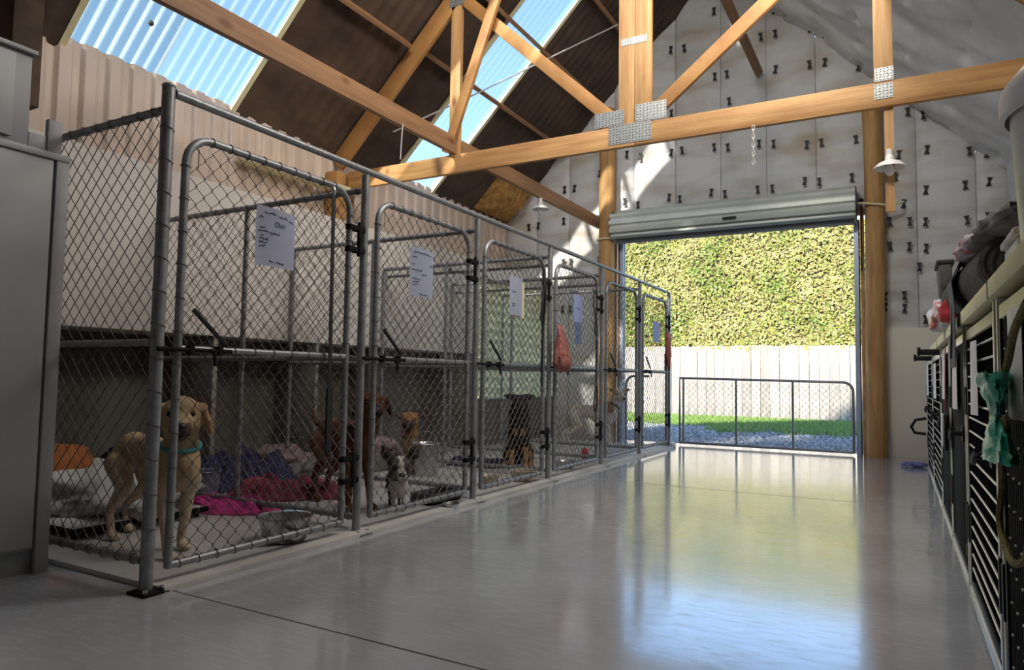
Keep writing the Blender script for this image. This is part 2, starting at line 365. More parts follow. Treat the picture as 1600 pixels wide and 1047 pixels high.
FS = [(-2.14, 5.93), (-1.95, 5.93), (-1.53, 5.43), (-2.74, 5.52), (-2.55, 5.5), (-1.97, 5.44), (-2.13, 5.01), (-1.97, 5.01), (-1.55, 4.97), (-1.94, 4.63), (-2.73, 4.6), (-2.14, 4.03), (-1.96, 4.0), (-1.56, 3.99), (-2.18, 3.41), (-2.0, 3.37), (-1.58, 3.38), (-3.38, 4.11), (-3.18, 4.05), (-3.41, 3.42), (-3.21, 3.35), (-2.73, 4.04), (-2.58, 4.05), (-2.76, 3.41), (-2.61, 3.37), (-1.35, 5.43), (-0.93, 5.4), (-0.76, 5.29), (-1.35, 4.95), (-0.94, 4.93), (-0.76, 4.92), (-0.38, 4.78), (-1.38, 3.96), (-0.98, 3.89), (-0.81, 3.89), (-0.42, 3.87), (-1.4, 3.37), (-1.01, 3.42), (-0.84, 3.39), (-0.47, 3.4), (-1.36, 5.75), (0.14, 4.12), (0.30, 4.05), (0.04, 3.61), (0.33, 3.63), (0.75, 3.55), (0.91, 3.5), (-0.0, 3.35), (0.08, 3.01), (0.31, 3.15), (0.7, 3.16), (0.93, 3.17), (-0.07, 2.81), (0.14, 2.79), (0.3, 2.77), (0.71, 2.75), (0.91, 2.77), (-0.07, 2.51), (0.13, 2.49), (0.3, 2.46), (0.23, 2.24), (-0.13, 1.91), (0.07, 1.91), (-0.13, 1.78), (0.07, 1.76), (0.28, 1.62), (-4.36, 3.71), (-4.2, 3.71), (-3.80, 3.88), (-4.37, 3.23), (-3.80, 3.21), (-4.96, 3.19), (-4.80, 3.2), (-4.37, 2.6), (-4.25, 2.6), (-3.8, 2.6), (-4.37, 1.9), (-4.25, 1.9)]
bt = MB(); h_, wd_ = .052, .028      # bow-tie shaped fastener
pr_ = [(-wd_, -h_), (wd_, -h_), (.009, 0), (wd_, h_), (-wd_, h_), (-.009, 0)]
bt.add([(x, 0, z) for x, z in pr_]+[(x, -.012, z) for x, z in pr_],
       [(0, 1, 2, 5), (5, 2, 3, 4), (11, 8, 7, 6), (10, 9, 8, 11)]+[(i, i+6, (i+1) % 6+6, (i+1) % 6) for i in range(6)])
f0 = None
for x, z in FS:
    loc = (x+2.1, -.045, z)
    if f0 is None: f0 = bt.build('fastener', 'fastener', wf, local=True, smooth=False); f0.location = loc
    else: share(f0, wf, loc, 'fastener', (0, random.uniform(-.15, .15), 0))

# right wall, right roof slope: white quilted blanket
def pins(u, v): return abs(sin(u))*abs(sin(v))
rw = MB().grid(lambda u, v: (XR-.05*(abs(sin((YB+15.45*u)/.6*pi))**.6)-.01*nz(u*20, v*6, 2), YB+15.45*u, 3.4*v), 150, 24)
struct(rw.build('wall_right', 'insul'), 'white insulated side wall behind the dog crates', 'wall')
def rroof(u, v):
    y = YB+(YF+.03-YB)*u; x = RX+(XR+.1-RX)*v; z = zr(x)
    q = .045*abs(sin(y/1.24*pi))**.5*(.5+.5*abs(sin((v*4.65)/.62*pi))**.5) + .07*nz(y, x*1.4+y*.5, 3, 1.3)+.03*nz(y, x+y, 9, 3)
    dy, dx = ((y+.31) % .62)-.31, ((v*4.65+.31) % .62)-.31
    q -= .10*math.exp(-(dy*dy+dx*dx)/.004)-.03*math.exp(-((dy-.07)**2*.4+(dx-.07)**2)/.006)
    return (x-q*.70, y, z-q*.70)
struct(MB().grid(rroof, 260, 90).build('ceiling', 'insul_roof'), 'white quilted insulation under the right roof slope', 'ceiling')
# left roof slope: brown paper between the rooflights, corrugations showing through
SK = [(2.75, 4.25), (6.60, 7.42)]
def lroof(y0, y1):
    def fn(u, v):
        y = y0+(y1-y0)*u; x = XL-.05+(RX-XL+.05)*v
        q = .005*sin(y*2*pi/.15)+.03*nz(y, x*1.3, 5, 1.7)+.012*nz(y, x, 2, 7)
        return (x+q*.7, y, zl(x)-q*.7)
    return MB().grid(fn, max(12, int((y1-y0)/.02)), 40, (-.02, 0, .02))
SKT = -3.1
for k, (a, b) in enumerate([(YB, SK[0][0]), (SK[0][1], SK[1][0]), (SK[1][1], YF+.05)]):
    struct(lroof(a, b).build('ceiling', 'paper_roof'), ['dark brown paper lining of the left roof before the near rooflight', 'dark brown paper lining between the two rooflights', 'dark brown paper lining between far rooflight and gable'][k], 'ceiling')
for k, (a, b) in enumerate(SK):
    struct(MB().grid(lambda u, v: (SKT+(RX-SKT)*v, a+(b-a)*u, zl(SKT+(RX-SKT)*v)-.01), 8, 8, (-.02, 0, .02)).build('ceiling', 'paper_roof'), 'dark brown paper lining above the %s rooflight' % ['near', 'far'][k], 'ceiling')
    wn = struct(thing('window_%d' % (k+1), '', 'rooflight', (XL, a, 3.3)), ['wide weathered corrugated rooflight near the cabinet', 'narrow clear blue corrugated rooflight behind the truss'][k], 'rooflight')
    seg = [(a, (a+b)/2+.03), ((a+b)/2-.02, b)] if k == 0 else [(a, b)]
    for j, (c, d) in enumerate(seg):
        fn = lambda u, v, c=c, d=d, j=j: ((XL-.1)+(SKT-XL+.1)*v-.7*.014*sin((c+(d-c)*u)*2*pi/.1)-.05-.012*j, c+(d-c)*u, zl((XL-.1)+(SKT-XL+.1)*v)+.05+.7*.014*sin((c+(d-c)*u)*2*pi/.1)+.012*j)
        MB().grid(fn, int((d-c)/.0125), 2).build('roof_sheet', ['sky1' if j == 0 else 'sky1b', 'sky2'][k], wn)
    for yy in (a, b):
        MB().bar((XL, yy, zl(XL)+.0), (SKT, yy, zl(SKT)+.0), .03, .05, (0, 1, 0)).build('edge_strip', 'cream', wn)
    if k == 0:
        sc_ = MB()
        for (px, py) in [(-5.1, 3.25), (-4.85, 3.65), (-4.85, 4.0)]: sc_.ell((px, py, zl(px)+.03), (.022, .022, .022), None, 8, 6)
        sc_.build('dirt_spot', 'rivet', wn)
# left outer wall: ribbed cladding above the pens, with an unseen opening added to let light reach the corrugated hatch
def ribs(y): t = (y/.19) % 1; return -.028*(1 if t < .25 else (0 if t > .4 and t < .85 else ((.4-t)/.15 if t < .5 else (t-.85)/.15)))
struct(MB().grid(lambda u, v: (XL+.02-ribs(1.0+8.45*u)*-1, 1.0+8.45*u, 2.2+1.16*v), 900, 2).build('wall_left', 'clad'), 'beige ribbed cladding along the top of the left wall', 'wall')
struct(MB().b2((XL-.08, YB, -.1), (XL-.03, 7.3, 3.36)).b2((XL-.08, 7.3, 2.25), (XL-.03, 9.5, 3.36)).b2((XL-.08, 7.3, -.1), (XL-.03, 9.5, .5)).build('wall_left', 'clad'), 'outer left wall closing the space behind the pens', 'wall')
# white boarded wall over the sleeping recess
struct(MB().b2((-4.56, 1.0, 1.15), (-4.5, 7.2, 2.31)).b2((XL, 1.0, 2.27), (-4.56, 9.4, 2.31)).b2((XL, 1.0, 1.15), (-4.56, 7.2, 1.19)).b2((-4.56, 7.2, 2.1), (-4.5, 9.4, 2.31)).build('wall_left', 'whitewall', bevel=.004), 'off-white board wall behind the dog pens', 'wall')
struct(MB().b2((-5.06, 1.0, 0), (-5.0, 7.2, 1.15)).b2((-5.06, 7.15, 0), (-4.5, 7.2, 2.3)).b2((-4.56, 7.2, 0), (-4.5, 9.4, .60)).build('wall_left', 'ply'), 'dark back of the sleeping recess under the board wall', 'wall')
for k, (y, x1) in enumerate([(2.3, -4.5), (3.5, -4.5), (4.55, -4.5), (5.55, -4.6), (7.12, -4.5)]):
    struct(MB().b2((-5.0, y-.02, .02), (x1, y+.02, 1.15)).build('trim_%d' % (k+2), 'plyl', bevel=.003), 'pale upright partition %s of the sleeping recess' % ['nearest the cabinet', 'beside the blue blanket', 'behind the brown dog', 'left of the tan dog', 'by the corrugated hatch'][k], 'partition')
# corrugated hatch at the far end of the left wall
hz = struct(thing('wall_left_hatch', '', 'wall', (-4.5, 7.25, .6)), 'horizontal corrugated sheet filling the far left wall', 'wall')
MB().grid(lambda u, v: (-4.49+.034*sin(v*2*pi*1.55/.125), 7.2+2.2*u, .60+1.5*v), 4, 200).build('corrugated_sheet', 'corr', hz)
# rear gable kept closed so no light comes in (behind the camera)
struct(MB().b2((XL, YB-.1, -.1), (XR, YB, 6.5)).build('wall_back', 'clad'), 'rear gable wall behind the camera', 'wall')

# ------------------------------------------------------------------ roller door
rd = struct(thing('door_1', '', 'door', (-1.95, 9.3, 0)), 'rolled-up grey steel roller door over the opening', 'door')
cz, cy, R0 = 3.03, 9.22, .205
prof = []; n_ = 110
for i in range(n_+1):      # a coil of ribbed curtain: broad flat ribs with narrow grooves
    t = radians(140)+radians(300)*i/n_
    ph = (i % 11)/11; g_ = 0 if ph < .5 else (.034 if .62 < ph < .9 else .018)
    rr = R0+.012-g_+ .012*i/n_
    prof.append((cy+rr*cos(t), cz+rr*sin(t)*1.02))
def drum(u, v):
    i = min(n_, int(round(v*n_))); y, z = prof[i]; return (-3.50+3.08*u, y, z)
MB().grid(drum, 1, n_).build('rolled_curtain', 'roller', rd, angle=20)
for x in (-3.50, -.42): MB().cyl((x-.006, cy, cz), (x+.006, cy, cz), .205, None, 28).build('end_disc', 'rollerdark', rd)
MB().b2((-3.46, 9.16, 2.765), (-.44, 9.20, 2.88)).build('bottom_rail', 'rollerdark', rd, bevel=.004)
MB().b2((-3.47, 9.02, 2.84), (-.43, 9.06, 2.875)).build('curtain_lip', 'roller', rd, bevel=.008)
MB().b2((-1.95, 9.0, 2.93), (-1.78, 9.02, 2.965)).build('label', 'black', rd)
for x, nme in ((-3.43, 'guide'), (-.425, 'guide')):
    MB().b2((x-.03, 9.33, 0), (x+.03, 9.36, 2.85)).b2((x-.03, 9.40, 0), (x+.03, 9.43, 2.85)).b2((x-.03+(.0 if x < -2 else .05), 9.33, 0), (x-.02+(0 if x < -2 else .05), 9.43, 2.85)).build(nme, 'guide', rd)

def pole(x, y, z1, r, lab, seed):
    pts = []; rs = []
    for i in range(15):
        z = z1*i/14; pts.append((x+.018*nz(seed, z, 0, .9), y, z)); rs.append(r*(1+.10*nz(seed, z, 4, 1.4)))
    return tag(MB().tube(pts, rs, 16).build('timber_pole', 'pole'), lab, 'pole')
pole(-3.62, 9.245, 4.75, .12, 'round timber pole left of the roller door', 1)
pole(-.235, 9.245, 4.36, .103, 'round timber pole right of the roller door', 5)
tag(MB().b2((-.385, 9.29, 0), (-.345, 9.42, 3.0)).build('door_jamb_board', 'orange_jamb', bevel=.003), 'orange-brown jamb board beside the right roller door track', 'board')
tag(MB().b2((-3.485, 9.34, 0), (-3.465, 9.42, 2.9)).build('door_jamb_board', 'orange_jamb', bevel=.003), 'thin jamb board beside the left roller door track', 'board')
t = MB(); t.tube([(-3.62+.135*cos(a), 9.245-.138*abs(sin(a)), 2.85) for a in [pi*i/10 for i in range(11)]], .012, 6)
tag(t.build('pipe_strap', 'cream'), 'pale strap around the left round pole', 'strap')
t = MB(); t.tube([(-.42, 9.2, 3.03), (-.30, 9.11, 2.99), (-.12, 9.13, 2.96), (.02, 9.2, 2.97), (.08, 9.33, 3.02)], .012, 6)
tag(t.build('power_cable', 'cream'), 'pale cable looped across the right round pole', 'cable')
t = MB(); t.cyl((-.365, 9.2, 3.0), (-.365, 9.2, 2.2), .008).ell((-.365, 9.2, 3.05), (.03, .03, .03), None, 8, 6)
tag(t.build('door_lever', 'blackm'), 'thin dark operating rod beside the roller door end', 'rod')

# ------------------------------------------------------------------ trusses, purlins, stringer
tr = thing('roof_truss', 'large pine roof truss crossing above the pens', 'truss', (-1.93, 5.6, 2.86))
TY = 5.6
def tim(name, p0, p1, wd, th=.045, m='wood', par=tr, y=None):
    return MB().bar(p0, p1, wd, th, (0, 1, 0)).build(name, m, par, bevel=.003)
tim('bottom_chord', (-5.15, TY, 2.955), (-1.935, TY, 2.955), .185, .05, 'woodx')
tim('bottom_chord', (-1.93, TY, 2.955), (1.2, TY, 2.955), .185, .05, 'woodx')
tim('top_chord', (-5.33, TY, 3.16), (-2.0, TY, 6.46), .19, .05)
tim('top_chord', (1.24, TY, 3.10), (-1.95, TY, 6.22), .19, .05)
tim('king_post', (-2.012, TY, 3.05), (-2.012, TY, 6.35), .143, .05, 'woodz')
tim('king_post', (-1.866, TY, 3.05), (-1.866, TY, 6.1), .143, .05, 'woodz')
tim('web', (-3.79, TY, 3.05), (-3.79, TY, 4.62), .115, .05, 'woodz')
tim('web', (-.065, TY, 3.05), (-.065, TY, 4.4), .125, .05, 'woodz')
tim('web', (-2.13, TY+.002, 3.11), (-3.70, TY+.002, 4.60), .115, .045)
tim('web', (-1.76, TY+.002, 3.14), (-.12, TY+.002, 4.45), .115, .045)
tim('brace', (-3.84, TY-.07, 3.06), (-3.02, TY-.07, 5.25), .10, .045)
def nail(x0, z0, x1, z1, rows=6, colsn=8):
    p = MB().b2((x0, TY-.0295, z0), (x1, TY-.026, z1)).build('nail_plate', 'plate', tr)
    q = MB()
    for i in range(colsn):
        for j in range(rows):
            x = x0+(x1-x0)*(i+.5)/colsn; z = z0+(z1-z0)*(j+.5)/rows
            a = .6 if (i+j) % 2 else -.6
            q.box((x, TY-.0302, z), (.016, .001, .005), Matrix.Rotation(a, 3, 'Y'))
    q.build('punched_slots', 'tooth', p, stuff=True)
nail(-2.17, 2.89, -1.79, 3.055, 7, 13)
nail(-2.30, 3.06, -2.03, 3.19, 6, 9)
nail(-1.93, 3.06, -1.66, 3.21, 6, 9)
nail(-2.06, 3.75, -1.83, 3.81, 3, 9)
nail(-.125, 2.92, -.005, 3.03, 5, 5)
nail(-.12, 3.05, .0, 3.15, 5, 5)
nail(-3.87, 4.55, -3.70, 4.75, 6, 6)
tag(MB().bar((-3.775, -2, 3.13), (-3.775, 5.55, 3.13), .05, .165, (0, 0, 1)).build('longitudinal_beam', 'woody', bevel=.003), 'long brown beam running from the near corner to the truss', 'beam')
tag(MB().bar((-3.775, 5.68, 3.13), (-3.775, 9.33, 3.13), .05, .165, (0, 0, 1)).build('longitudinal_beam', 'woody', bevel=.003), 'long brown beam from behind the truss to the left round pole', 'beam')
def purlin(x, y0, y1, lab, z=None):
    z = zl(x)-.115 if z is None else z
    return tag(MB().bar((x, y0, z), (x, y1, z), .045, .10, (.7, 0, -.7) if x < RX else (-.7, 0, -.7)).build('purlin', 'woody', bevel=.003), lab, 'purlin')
purlin(-4.32, -1.5, 5.5, 'orange purlin on the left slope before the truss')
purlin(-4.30, 5.72, 9.3, 'thin purlin low on the left slope behind the truss')
purlin(-3.72, 4.6, 9.4, 'thin purlin midway up the left slope behind the truss')
purlin(-3.13, 5.72, 9.4, 'purlin high on the left slope beside the king post')
purlin(-1.55, 4.0, 9.4, 'purlin crossing behind the right diagonal web', 4.93)
tag(MB().bar((-5.34, 4.3, 2.86), (-5.2, 5.65, 2.86), .2, .04, (0, 0, 1)).build('wall_plate_plank', 'cream', bevel=.003), 'pale plank lying at the left wall under the truss heel', 'plank')
tag(MB().b2((-5.36, 5.46, 2.32), (-5.2, 5.74, 3.05)).build('wall_post', 'wood', bevel=.004), 'stubby brown post under the left truss heel', 'post')
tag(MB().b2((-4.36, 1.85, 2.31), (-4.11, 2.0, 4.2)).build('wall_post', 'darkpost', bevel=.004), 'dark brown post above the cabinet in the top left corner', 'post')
tag(MB().b2((-.06, TY+.03, 2.0+.3), (.0, TY+.07, 2.86)).build('hanging_batten', 'woodz'), 'x', 'batten') if False else None
tag(MB().tube([(-4.9, 6.0, zl(-4.9)-.19), (-4.33, 6.72, zl(-4.33)-.19), (-3.08, 8.2, zl(-3.08)-.19)], .010, 6).build('conduit', 'alu'), 'thin pale conduit running diagonally under the left slope', 'conduit')
tag(MB().tube([(-3.74, 4.71, 3.06), (-3.742, 4.70, 2.9), (-3.74, 4.69, 2.74)], .006, 6).build('pull_string', 'alu'), 'short white cord hanging from the long brown beam', 'cord')
ch = MB()
for i in range(9):
    z = 2.85-.034*i; R = Matrix.Rotation(pi/2*(i % 2), 3, 'Z')
    ch.tube([V((-.965, TY-.035, z))+R @ V((.010*cos(a), 0, .022*sin(a))) for a in [2*pi*k/10 for k in range(10)]], .0035, 5, True)
tag(ch.build('hanging_chain', 'alu'), 'short pale chain hanging from the truss bottom chord', 'chain')
# raw insulation batt showing through the lining at the far eave
b = MB()
def batt(u, v):
    y = 8.42+1.0*u; x = -5.35+.55*v
    e = min(u, 1-u, v, 1-v)*4; q = .16*min(1, e)+.06*nz(y, x, 1, 6)*min(1, e)+.03*nz(y, x, 4, 17)
    return (x+q*.7, y, zl(x)-q*.7-.02)
tag(MB().grid(batt, 46, 30, (-.03, 0, .03)).build('insulation_batt', 'batt'), 'ragged golden insulation batt bulging from the far left eave', 'insulation')

# pendant lamps
def pend(lab, c, stick=None):
    L = thing('pendant_lamp', lab, 'lamp', c)
    x, y, z = c
    MB().lathe([(.02, .06), (.028, .05), (.03, .02), (.075, .0), (.104, -.03), (.107, -.036), (.10, -.036), (.072, -.008), (.026, .012), (.0, .014)], c, 28).build('lamp_shade', 'enamel', L)
    MB().cyl((x, y, z+.05), (x, y, z+.10), .022).build('lamp_holder', 'enamel', L)
    MB().ell((x, y, z-.05), (.032, .032, .045)).cyl((x, y, z-.02), (x, y, z+.01), .016).build('bulb', 'bulb', L)
    if stick: MB().b2((x-.03, y+.02, z+.02+.02), (x+.03, y+.06, stick[0])).b2((x-.03, y+.02, stick[1]), (x+.03, y+.06, z-.045)).b2((x-.03,y+.025,z-.05),(x+.03,y+.055,z+.05)).build('hanging_batten', 'woodz', L)
pend('white enamel lamp on a timber batten under the right end of the truss', (-.035, 5.585, 2.445), (2.865, 2.10))
pend('small white bare-bulb lamp under the far end of the brown beam', (-3.70, 7.3, 2.91))

# ------------------------------------------------------------------ outside: fence, hedge, grass, gravel
fence = thing('paling_fence', 'pale weathered paling fence in front of the hedge', 'fence', (-4, 19.9, GZ))
bb = []
for k in range(4):
    mb = MB(); w2 = .118; zt = 1.99+.015*nz(k, 2, 3, 2)
    mb.box((0, 0, zt/2), (w2*2, .022, zt)); bb.append(mb)
src = []
for m_ in bb:
    o = m_.build('paling', 'board', None, local=True, bevel=.004); src.append(o.data); bpy.data.objects.remove(o)
for i in range(62):
    o = bpy.data.objects.new('paling', src[i % 4]); C.objects.link(o); o.parent = fence
    o.location = (-8+i*.245, .008*random.uniform(-1, 1), random.uniform(-.015, .015)); o.rotation_euler = (0, random.uniform(-.004, .004), random.uniform(-.02, .02))
for z in (.45, 1.7):
    MB().b2((-12, 19.93, GZ+z), (3.2, 19.98, GZ+z+.09)).build('fence_rail', 'board', fence)
lc = MB()
for i in range(62):
    if random.random() < .35: continue
    x = -12+i*.245+random.uniform(-.07, .07); L_ = .05+.25*random.random()**3
    lc.grid(lambda u, v, x=x, L_=L_: (x+(u-.5)*(.16-.10*v)+.03*nz(x, v*3, 1, 3), 19.877, GZ+1.97-L_*v), 4, 5, (0, .004, 0))
lc.build('lichen_patch', 'lichen', fence, stuff=True)

def attr_mesh(name, verts, faces, cols, m, label, cat, kind='stuff'):
    me = bpy.data.meshes.new(name); me.from_pydata(verts, [], faces)
    a = me.color_attributes.new('Col', 'FLOAT_COLOR', 'POINT')
    flat = []
    for c in cols: flat += [c[0], c[1], c[2], 1]
    a.data.foreach_set('color', flat); me.materials.append(M[m])
    o = bpy.data.objects.new(name, me); C.objects.link(o); return tag(o, label, cat, None, kind)
hedge = thing('tall_hedge', 'tall clipped yellow-green hedge behind the paling fence', 'hedge', (-4, 21.3, GZ))
def hfront(x, z): return 20.75+.16*nz(x, z, 0, .8)+.08*nz(x, z, 5, 2.5)
HX0, HX1, HT = -13.0, 5.0, 5.42
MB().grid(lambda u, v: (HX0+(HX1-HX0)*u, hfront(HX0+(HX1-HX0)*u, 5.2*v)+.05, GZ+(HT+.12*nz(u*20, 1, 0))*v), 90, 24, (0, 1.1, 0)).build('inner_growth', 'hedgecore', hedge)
hv, hf, hc = [], [], []
pal = [(.30, .28, .07), (.36, .33, .11), (.22, .26, .05), (.15, .21, .035), (.40, .34, .16), (.34, .28, .13)]
rnd = random.Random(3)
for i in range(58000):
    x = HX0+(HX1-HX0)*rnd.random()
    if i > 54000: z = HT+.12*nz((x-HX0)/(HX1-HX0)*20, 1, 0); y = 20.75+1.1*rnd.random(); nrm = V((rnd.gauss(0, .5), rnd.gauss(-.2, .5), 1))
    else: z = HT*rnd.random(); y = hfront(x, z)-.05*rnd.random(); nrm = V((rnd.gauss(0, .6), -1, .35+rnd.gauss(0, .6)))
    nrm.normalize(); a, b2 = frame_of(nrm); t = rnd.random()*6.28; d = a*cos(t)+b2*sin(t); e = nrm.cross(d)
    L = .055+.07*rnd.random(); Wd = .018+.02*rnd.random(); p = V((x, y, GZ+z)); k = len(hv)
    hv += [p-d*L*.5, p+e*Wd+nrm*.012, p+d*L*.6+nrm*.03, p-e*Wd+nrm*.012]; hf.append((k, k+1, k+2, k+3))
    m_ = .5+.9*nz(x, z, 9, .9); q = pal[int(rnd.random()*6)] if rnd.random() < .45 else (pal[1] if m_ > .55 else (pal[3] if m_ < .28 else pal[2 if rnd.random() < .4 else 0]))
    s_ = .75+.5*rnd.random(); c = tuple(v*s_ for v in q); hc += [c]*4
hl = attr_mesh('hedge_leaves', [tuple(v-V((-4, 21.3, GZ))) for v in hv], hf, hc, 'leaf', 'x', 'x'); hl.parent = hedge
for k in ('label', 'category'): del hl[k]
gv, gf, gc = [], [], []
for i in range(60000):
    x = -9+12*rnd.random(); y = 13.2+6.6*rnd.random()**.85
    edge = 14.7+1.3*nz(x, 0, 2, .7)+.7*nz(x, 1, 7, 2.2) + .4*rnd.random()+(1.3 if x < -3.6 else 0)
    if y < edge and not (rnd.random() < .02 and y > edge-.7): continue
    h = .05+.08*rnd.random(); a = rnd.random()*6.28; p = V((x, y, GZ-.02)); k = len(gv); wd = .012
    l = V((rnd.gauss(0, .035), rnd.gauss(0, .035), h))
    gv += [tuple(p+V((wd*cos(a), wd*sin(a), 0))), tuple(p-V((wd*cos(a), wd*sin(a), 0))), tuple(p+l)]; gf.append((k, k+1, k+2))
    s_ = .7+.6*rnd.random(); c = (.13*s_, .225*s_, .045*s_); gc += [c, c, (c[0]*1.5, c[1]*1.35, c[2]*1.3)]
attr_mesh('grass_strip', gv, gf, gc, 'grass', 'strip of green grass along the foot of the paling fence', 'grass')
sv, sf, sc2 = [], [], []
for i in range(16000):
    x = -7.5+9*rnd.random(); y = 9.66+6.6*rnd.random()**1.25; r = .012+.022*rnd.random()
    p = V((x, y, GZ-.01+r*.3)); k = len(sv)
    for d in ((1, 0, 0), (0, 1, 0), (-1, 0, 0), (0, -1, 0), (0, 0, 1)): sv.append((p.x+d[0]*r*rnd.uniform(.6, 1.4), p.y+d[1]*r*rnd.uniform(.6, 1.4), p.z+d[2]*r*rnd.uniform(.5, 1)))
    sf += [(k, k+1, k+4), (k+1, k+2, k+4), (k+2, k+3, k+4), (k+3, k, k+4)]
    s_ = .14+.30*rnd.random(); sc2 += [(s_, s_*.98, s_*.99)]*5
attr_mesh('gravel_bed', sv, sf, sc2, 'stone', 'grey gravel stones just outside the doorway', 'gravel')

# ------------------------------------------------------------------ chain-link pens
KX = -2.62
PY = [1.76, 2.98, 4.18, 5.37, 6.58, 7.75, 8.93]
GT = [(1.835, 2.875), (3.075, 4.09), (4.27, 5.27), (5.47, 6.47), (6.68, 7.655), (7.84, 8.83)]
def chain(mb, O, U, Nn, wdt, z0, z1, cr=0, step=.039, hh=.0405, r=.0021):
    # woven diamond mesh: zig-zag wires hooked into their neighbours
    O = V(O); U = V(U); Nn = V(Nn); n = int(wdt/step)
    tri = [(0, r*1.15), (-r, -r*.6), (r, -r*.6)]
    for i in range(n):
        pts = []; k = 0; z = z0
        while z <= z1+1e-6:
            c = i+((i+k) % 2); u = c*step+ (.004 if (i+k) % 2 else -.004)*1.0
            zm = z1
            if cr:
                e = min(u, wdt-u)
                if e < cr: zm = z1-cr+math.sqrt(max(0, cr*cr-(cr-e)**2))
            if z <= zm: pts.append((u, z, .0022*(1 if (i+k) % 2 else -1)))
            z += hh; k += 1
        if len(pts) < 2: continue
        base = len(mb.v)
        for (u, z, o) in pts:
            for (a, b) in tri: mb.v.append(tuple(O+U*(u+a)+Nn*(o+b)+V((0, 0, z))))
        for q in range(len(pts)-1):
            for e in range(3):
                a = base+q*3+e; b = base+q*3+(e+1) % 3; mb.f.append((a, b, b+3, a+3))
def ring(mb, c, d, r, t=.0022):
    x, y = frame_of(V(d)); c = V(c); mb.tube([c+(x*cos(a)+y*sin(a))*r for a in [2*pi*k/8 for k in range(8)]], t, 4, True)
def arc(c, r, a0, a1, n=7): return [(c[0]+r*cos(a0+(a1-a0)*k/n), c[1]+r*sin(a0+(a1-a0)*k/n)) for k in range(n+1)]
GL = ['nearest tall kennel gate with the lab behind it', 'second kennel gate with a notice above the tiny dog', 'third kennel gate in front of the black and tan dog', 'fourth kennel gate with a plaid bag on its post', 'fifth kennel gate in front of the white dog', 'farthest kennel gate beside the roller doorway']
RF = .017
def gate(k):
    a, b = GT[k]; zb, zt, cr = .075, 1.895, .125
    g = thing('kennel_gate', GL[k], 'gate', (KX, a, 0), 'chain-link kennel gates')
    a2, b2_ = a+RF, b-RF; zt2 = zt-RF
    pts = [(a2, zb)]+arc((a2+cr, zt2-cr), cr, pi, pi/2)+arc((b2_-cr, zt2-cr), cr, pi/2, 0)+[(b2_, zb)]
    MB().tube([(KX, y, z) for y, z in pts], RF, 12).tube([(KX, a2, zb+.01), (KX, b2_, zb+.01)], RF, 12).build('frame', 'galv', g)
    MB().tube([(KX, a2, .97), (KX, b2_, .97)], .0155, 10).build('mid_rail', 'galv', g)
    mb = MB(); chain(mb, (KX+.006, a2+.012, 0), (0, 1, 0), (1, 0, 0), b2_-a2-.02, zb+.01, zt2-.005, cr-.01)
    mb.build('chain_link_mesh', 'wire', g, stuff=True)
    tb = MB()
    for i in range(9): ring(tb, (KX, a2+cr+(b2_-a2-2*cr)*i/8, zt2), (0, 1, .12), RF+.0035)
    for i in range(11): ring(tb, (KX, a2+(b2_-a2)*(i+.5)/11, zb+.01), (0, 1, .2), RF+.0035)
    for i in range(12):
        ring(tb, (KX, a2, .2+.14*i), (0, .2, 1), RF+.0035); ring(tb, (KX, b2_, .2+.14*i), (0, .2, 1), RF+.0035)
    for i in range(9): ring(tb, (KX, a2+(b2_-a2)*(i+.5)/9, .97), (0, 1, .15), .019)
    tb.build('wire_ties', 'wire', g, stuff=True)
    pn = PY[k+1]
    for z in (1.62, .36):
        MB().b2((KX-.012, b2_-.02, z-.075), (KX+.026, pn-.015, z-.045)).b2((KX-.012, b2_-.02, z+.045), (KX+.026, pn-.015, z+.075)).cyl((KX+.02, (b+pn)/2-.01, z-.095), (KX+.02, (b+pn)/2-.01, z+.095), .012, None, 10).build('hinge', 'blackm', g, bevel=.002)
    p0 = PY[k]
    MB().cyl((KX+.035, p0-.02, .965), (KX+.035, a2+.24, .965), .009, None, 8).tube([(KX+.035, a2+.13, .965), (KX+.06, a2+.135, .955), (KX+.066, a2+.135, .90)], .008, 6).build('slide_bolt', 'blackm', g)
    for d_ in (.03, .17): MB().b2((KX+.012, a2+d_, .945), (KX+.045, a2+d_+.02, .985)).build('bolt_bracket', 'blackm', g)
    if k in (0, 1, 2, 4, 5):
        MB().bar((KX+.03, a2+.045, 1.135), (KX+.034, a2+.20, 1.0), .015, .012, (1, 0, 0)).build('stay_bar', 'black', g)
    return g
for k in range(6): gate(k)
PL = ['kennel post at the near corner of the first pen', 'kennel post between the first and second gates', 'kennel post between the second and third gates', 'kennel post between the third and fourth gates', 'kennel post between the fourth and fifth gates', 'kennel post between the fifth and sixth gates', 'end kennel post beside the roller doorway']
for k, y in enumerate(PY):
    p = thing('kennel_post', PL[k], 'post', (KX, y, 0), 'galvanised kennel posts')
    r = .026 if k == 0 else .0225
    MB().cyl((KX, y, 0), (KX, y, 2.05 if k == 0 else 2.0), r, None, 14).build('tube', 'galv', p)
    MB().b2((KX-.04, y-.055, 0), (KX+.075, y+.055, .012)).build('base_plate', 'blackm', p, bevel=.003)
    q = MB()
    for (dx, dy) in ((.05, -.035), (.05, .035)): q.cyl((KX+dx, y+dy, .012), (KX+dx, y+dy, .026), .011, None, 6)
    q.build('anchor_bolts', 'steel', p)
    if k == 0:
        MB().ell((KX, y, 2.05), (.029, .029, .014), None, 12, 6).build('post_cap', 'galv', p)
        q = MB()
        for i in range(13): ring(q, (KX, y, .25+.135*i), (0, .35, 1), r+.003)
        q.build('wire_ties', 'wire', p, stuff=True)
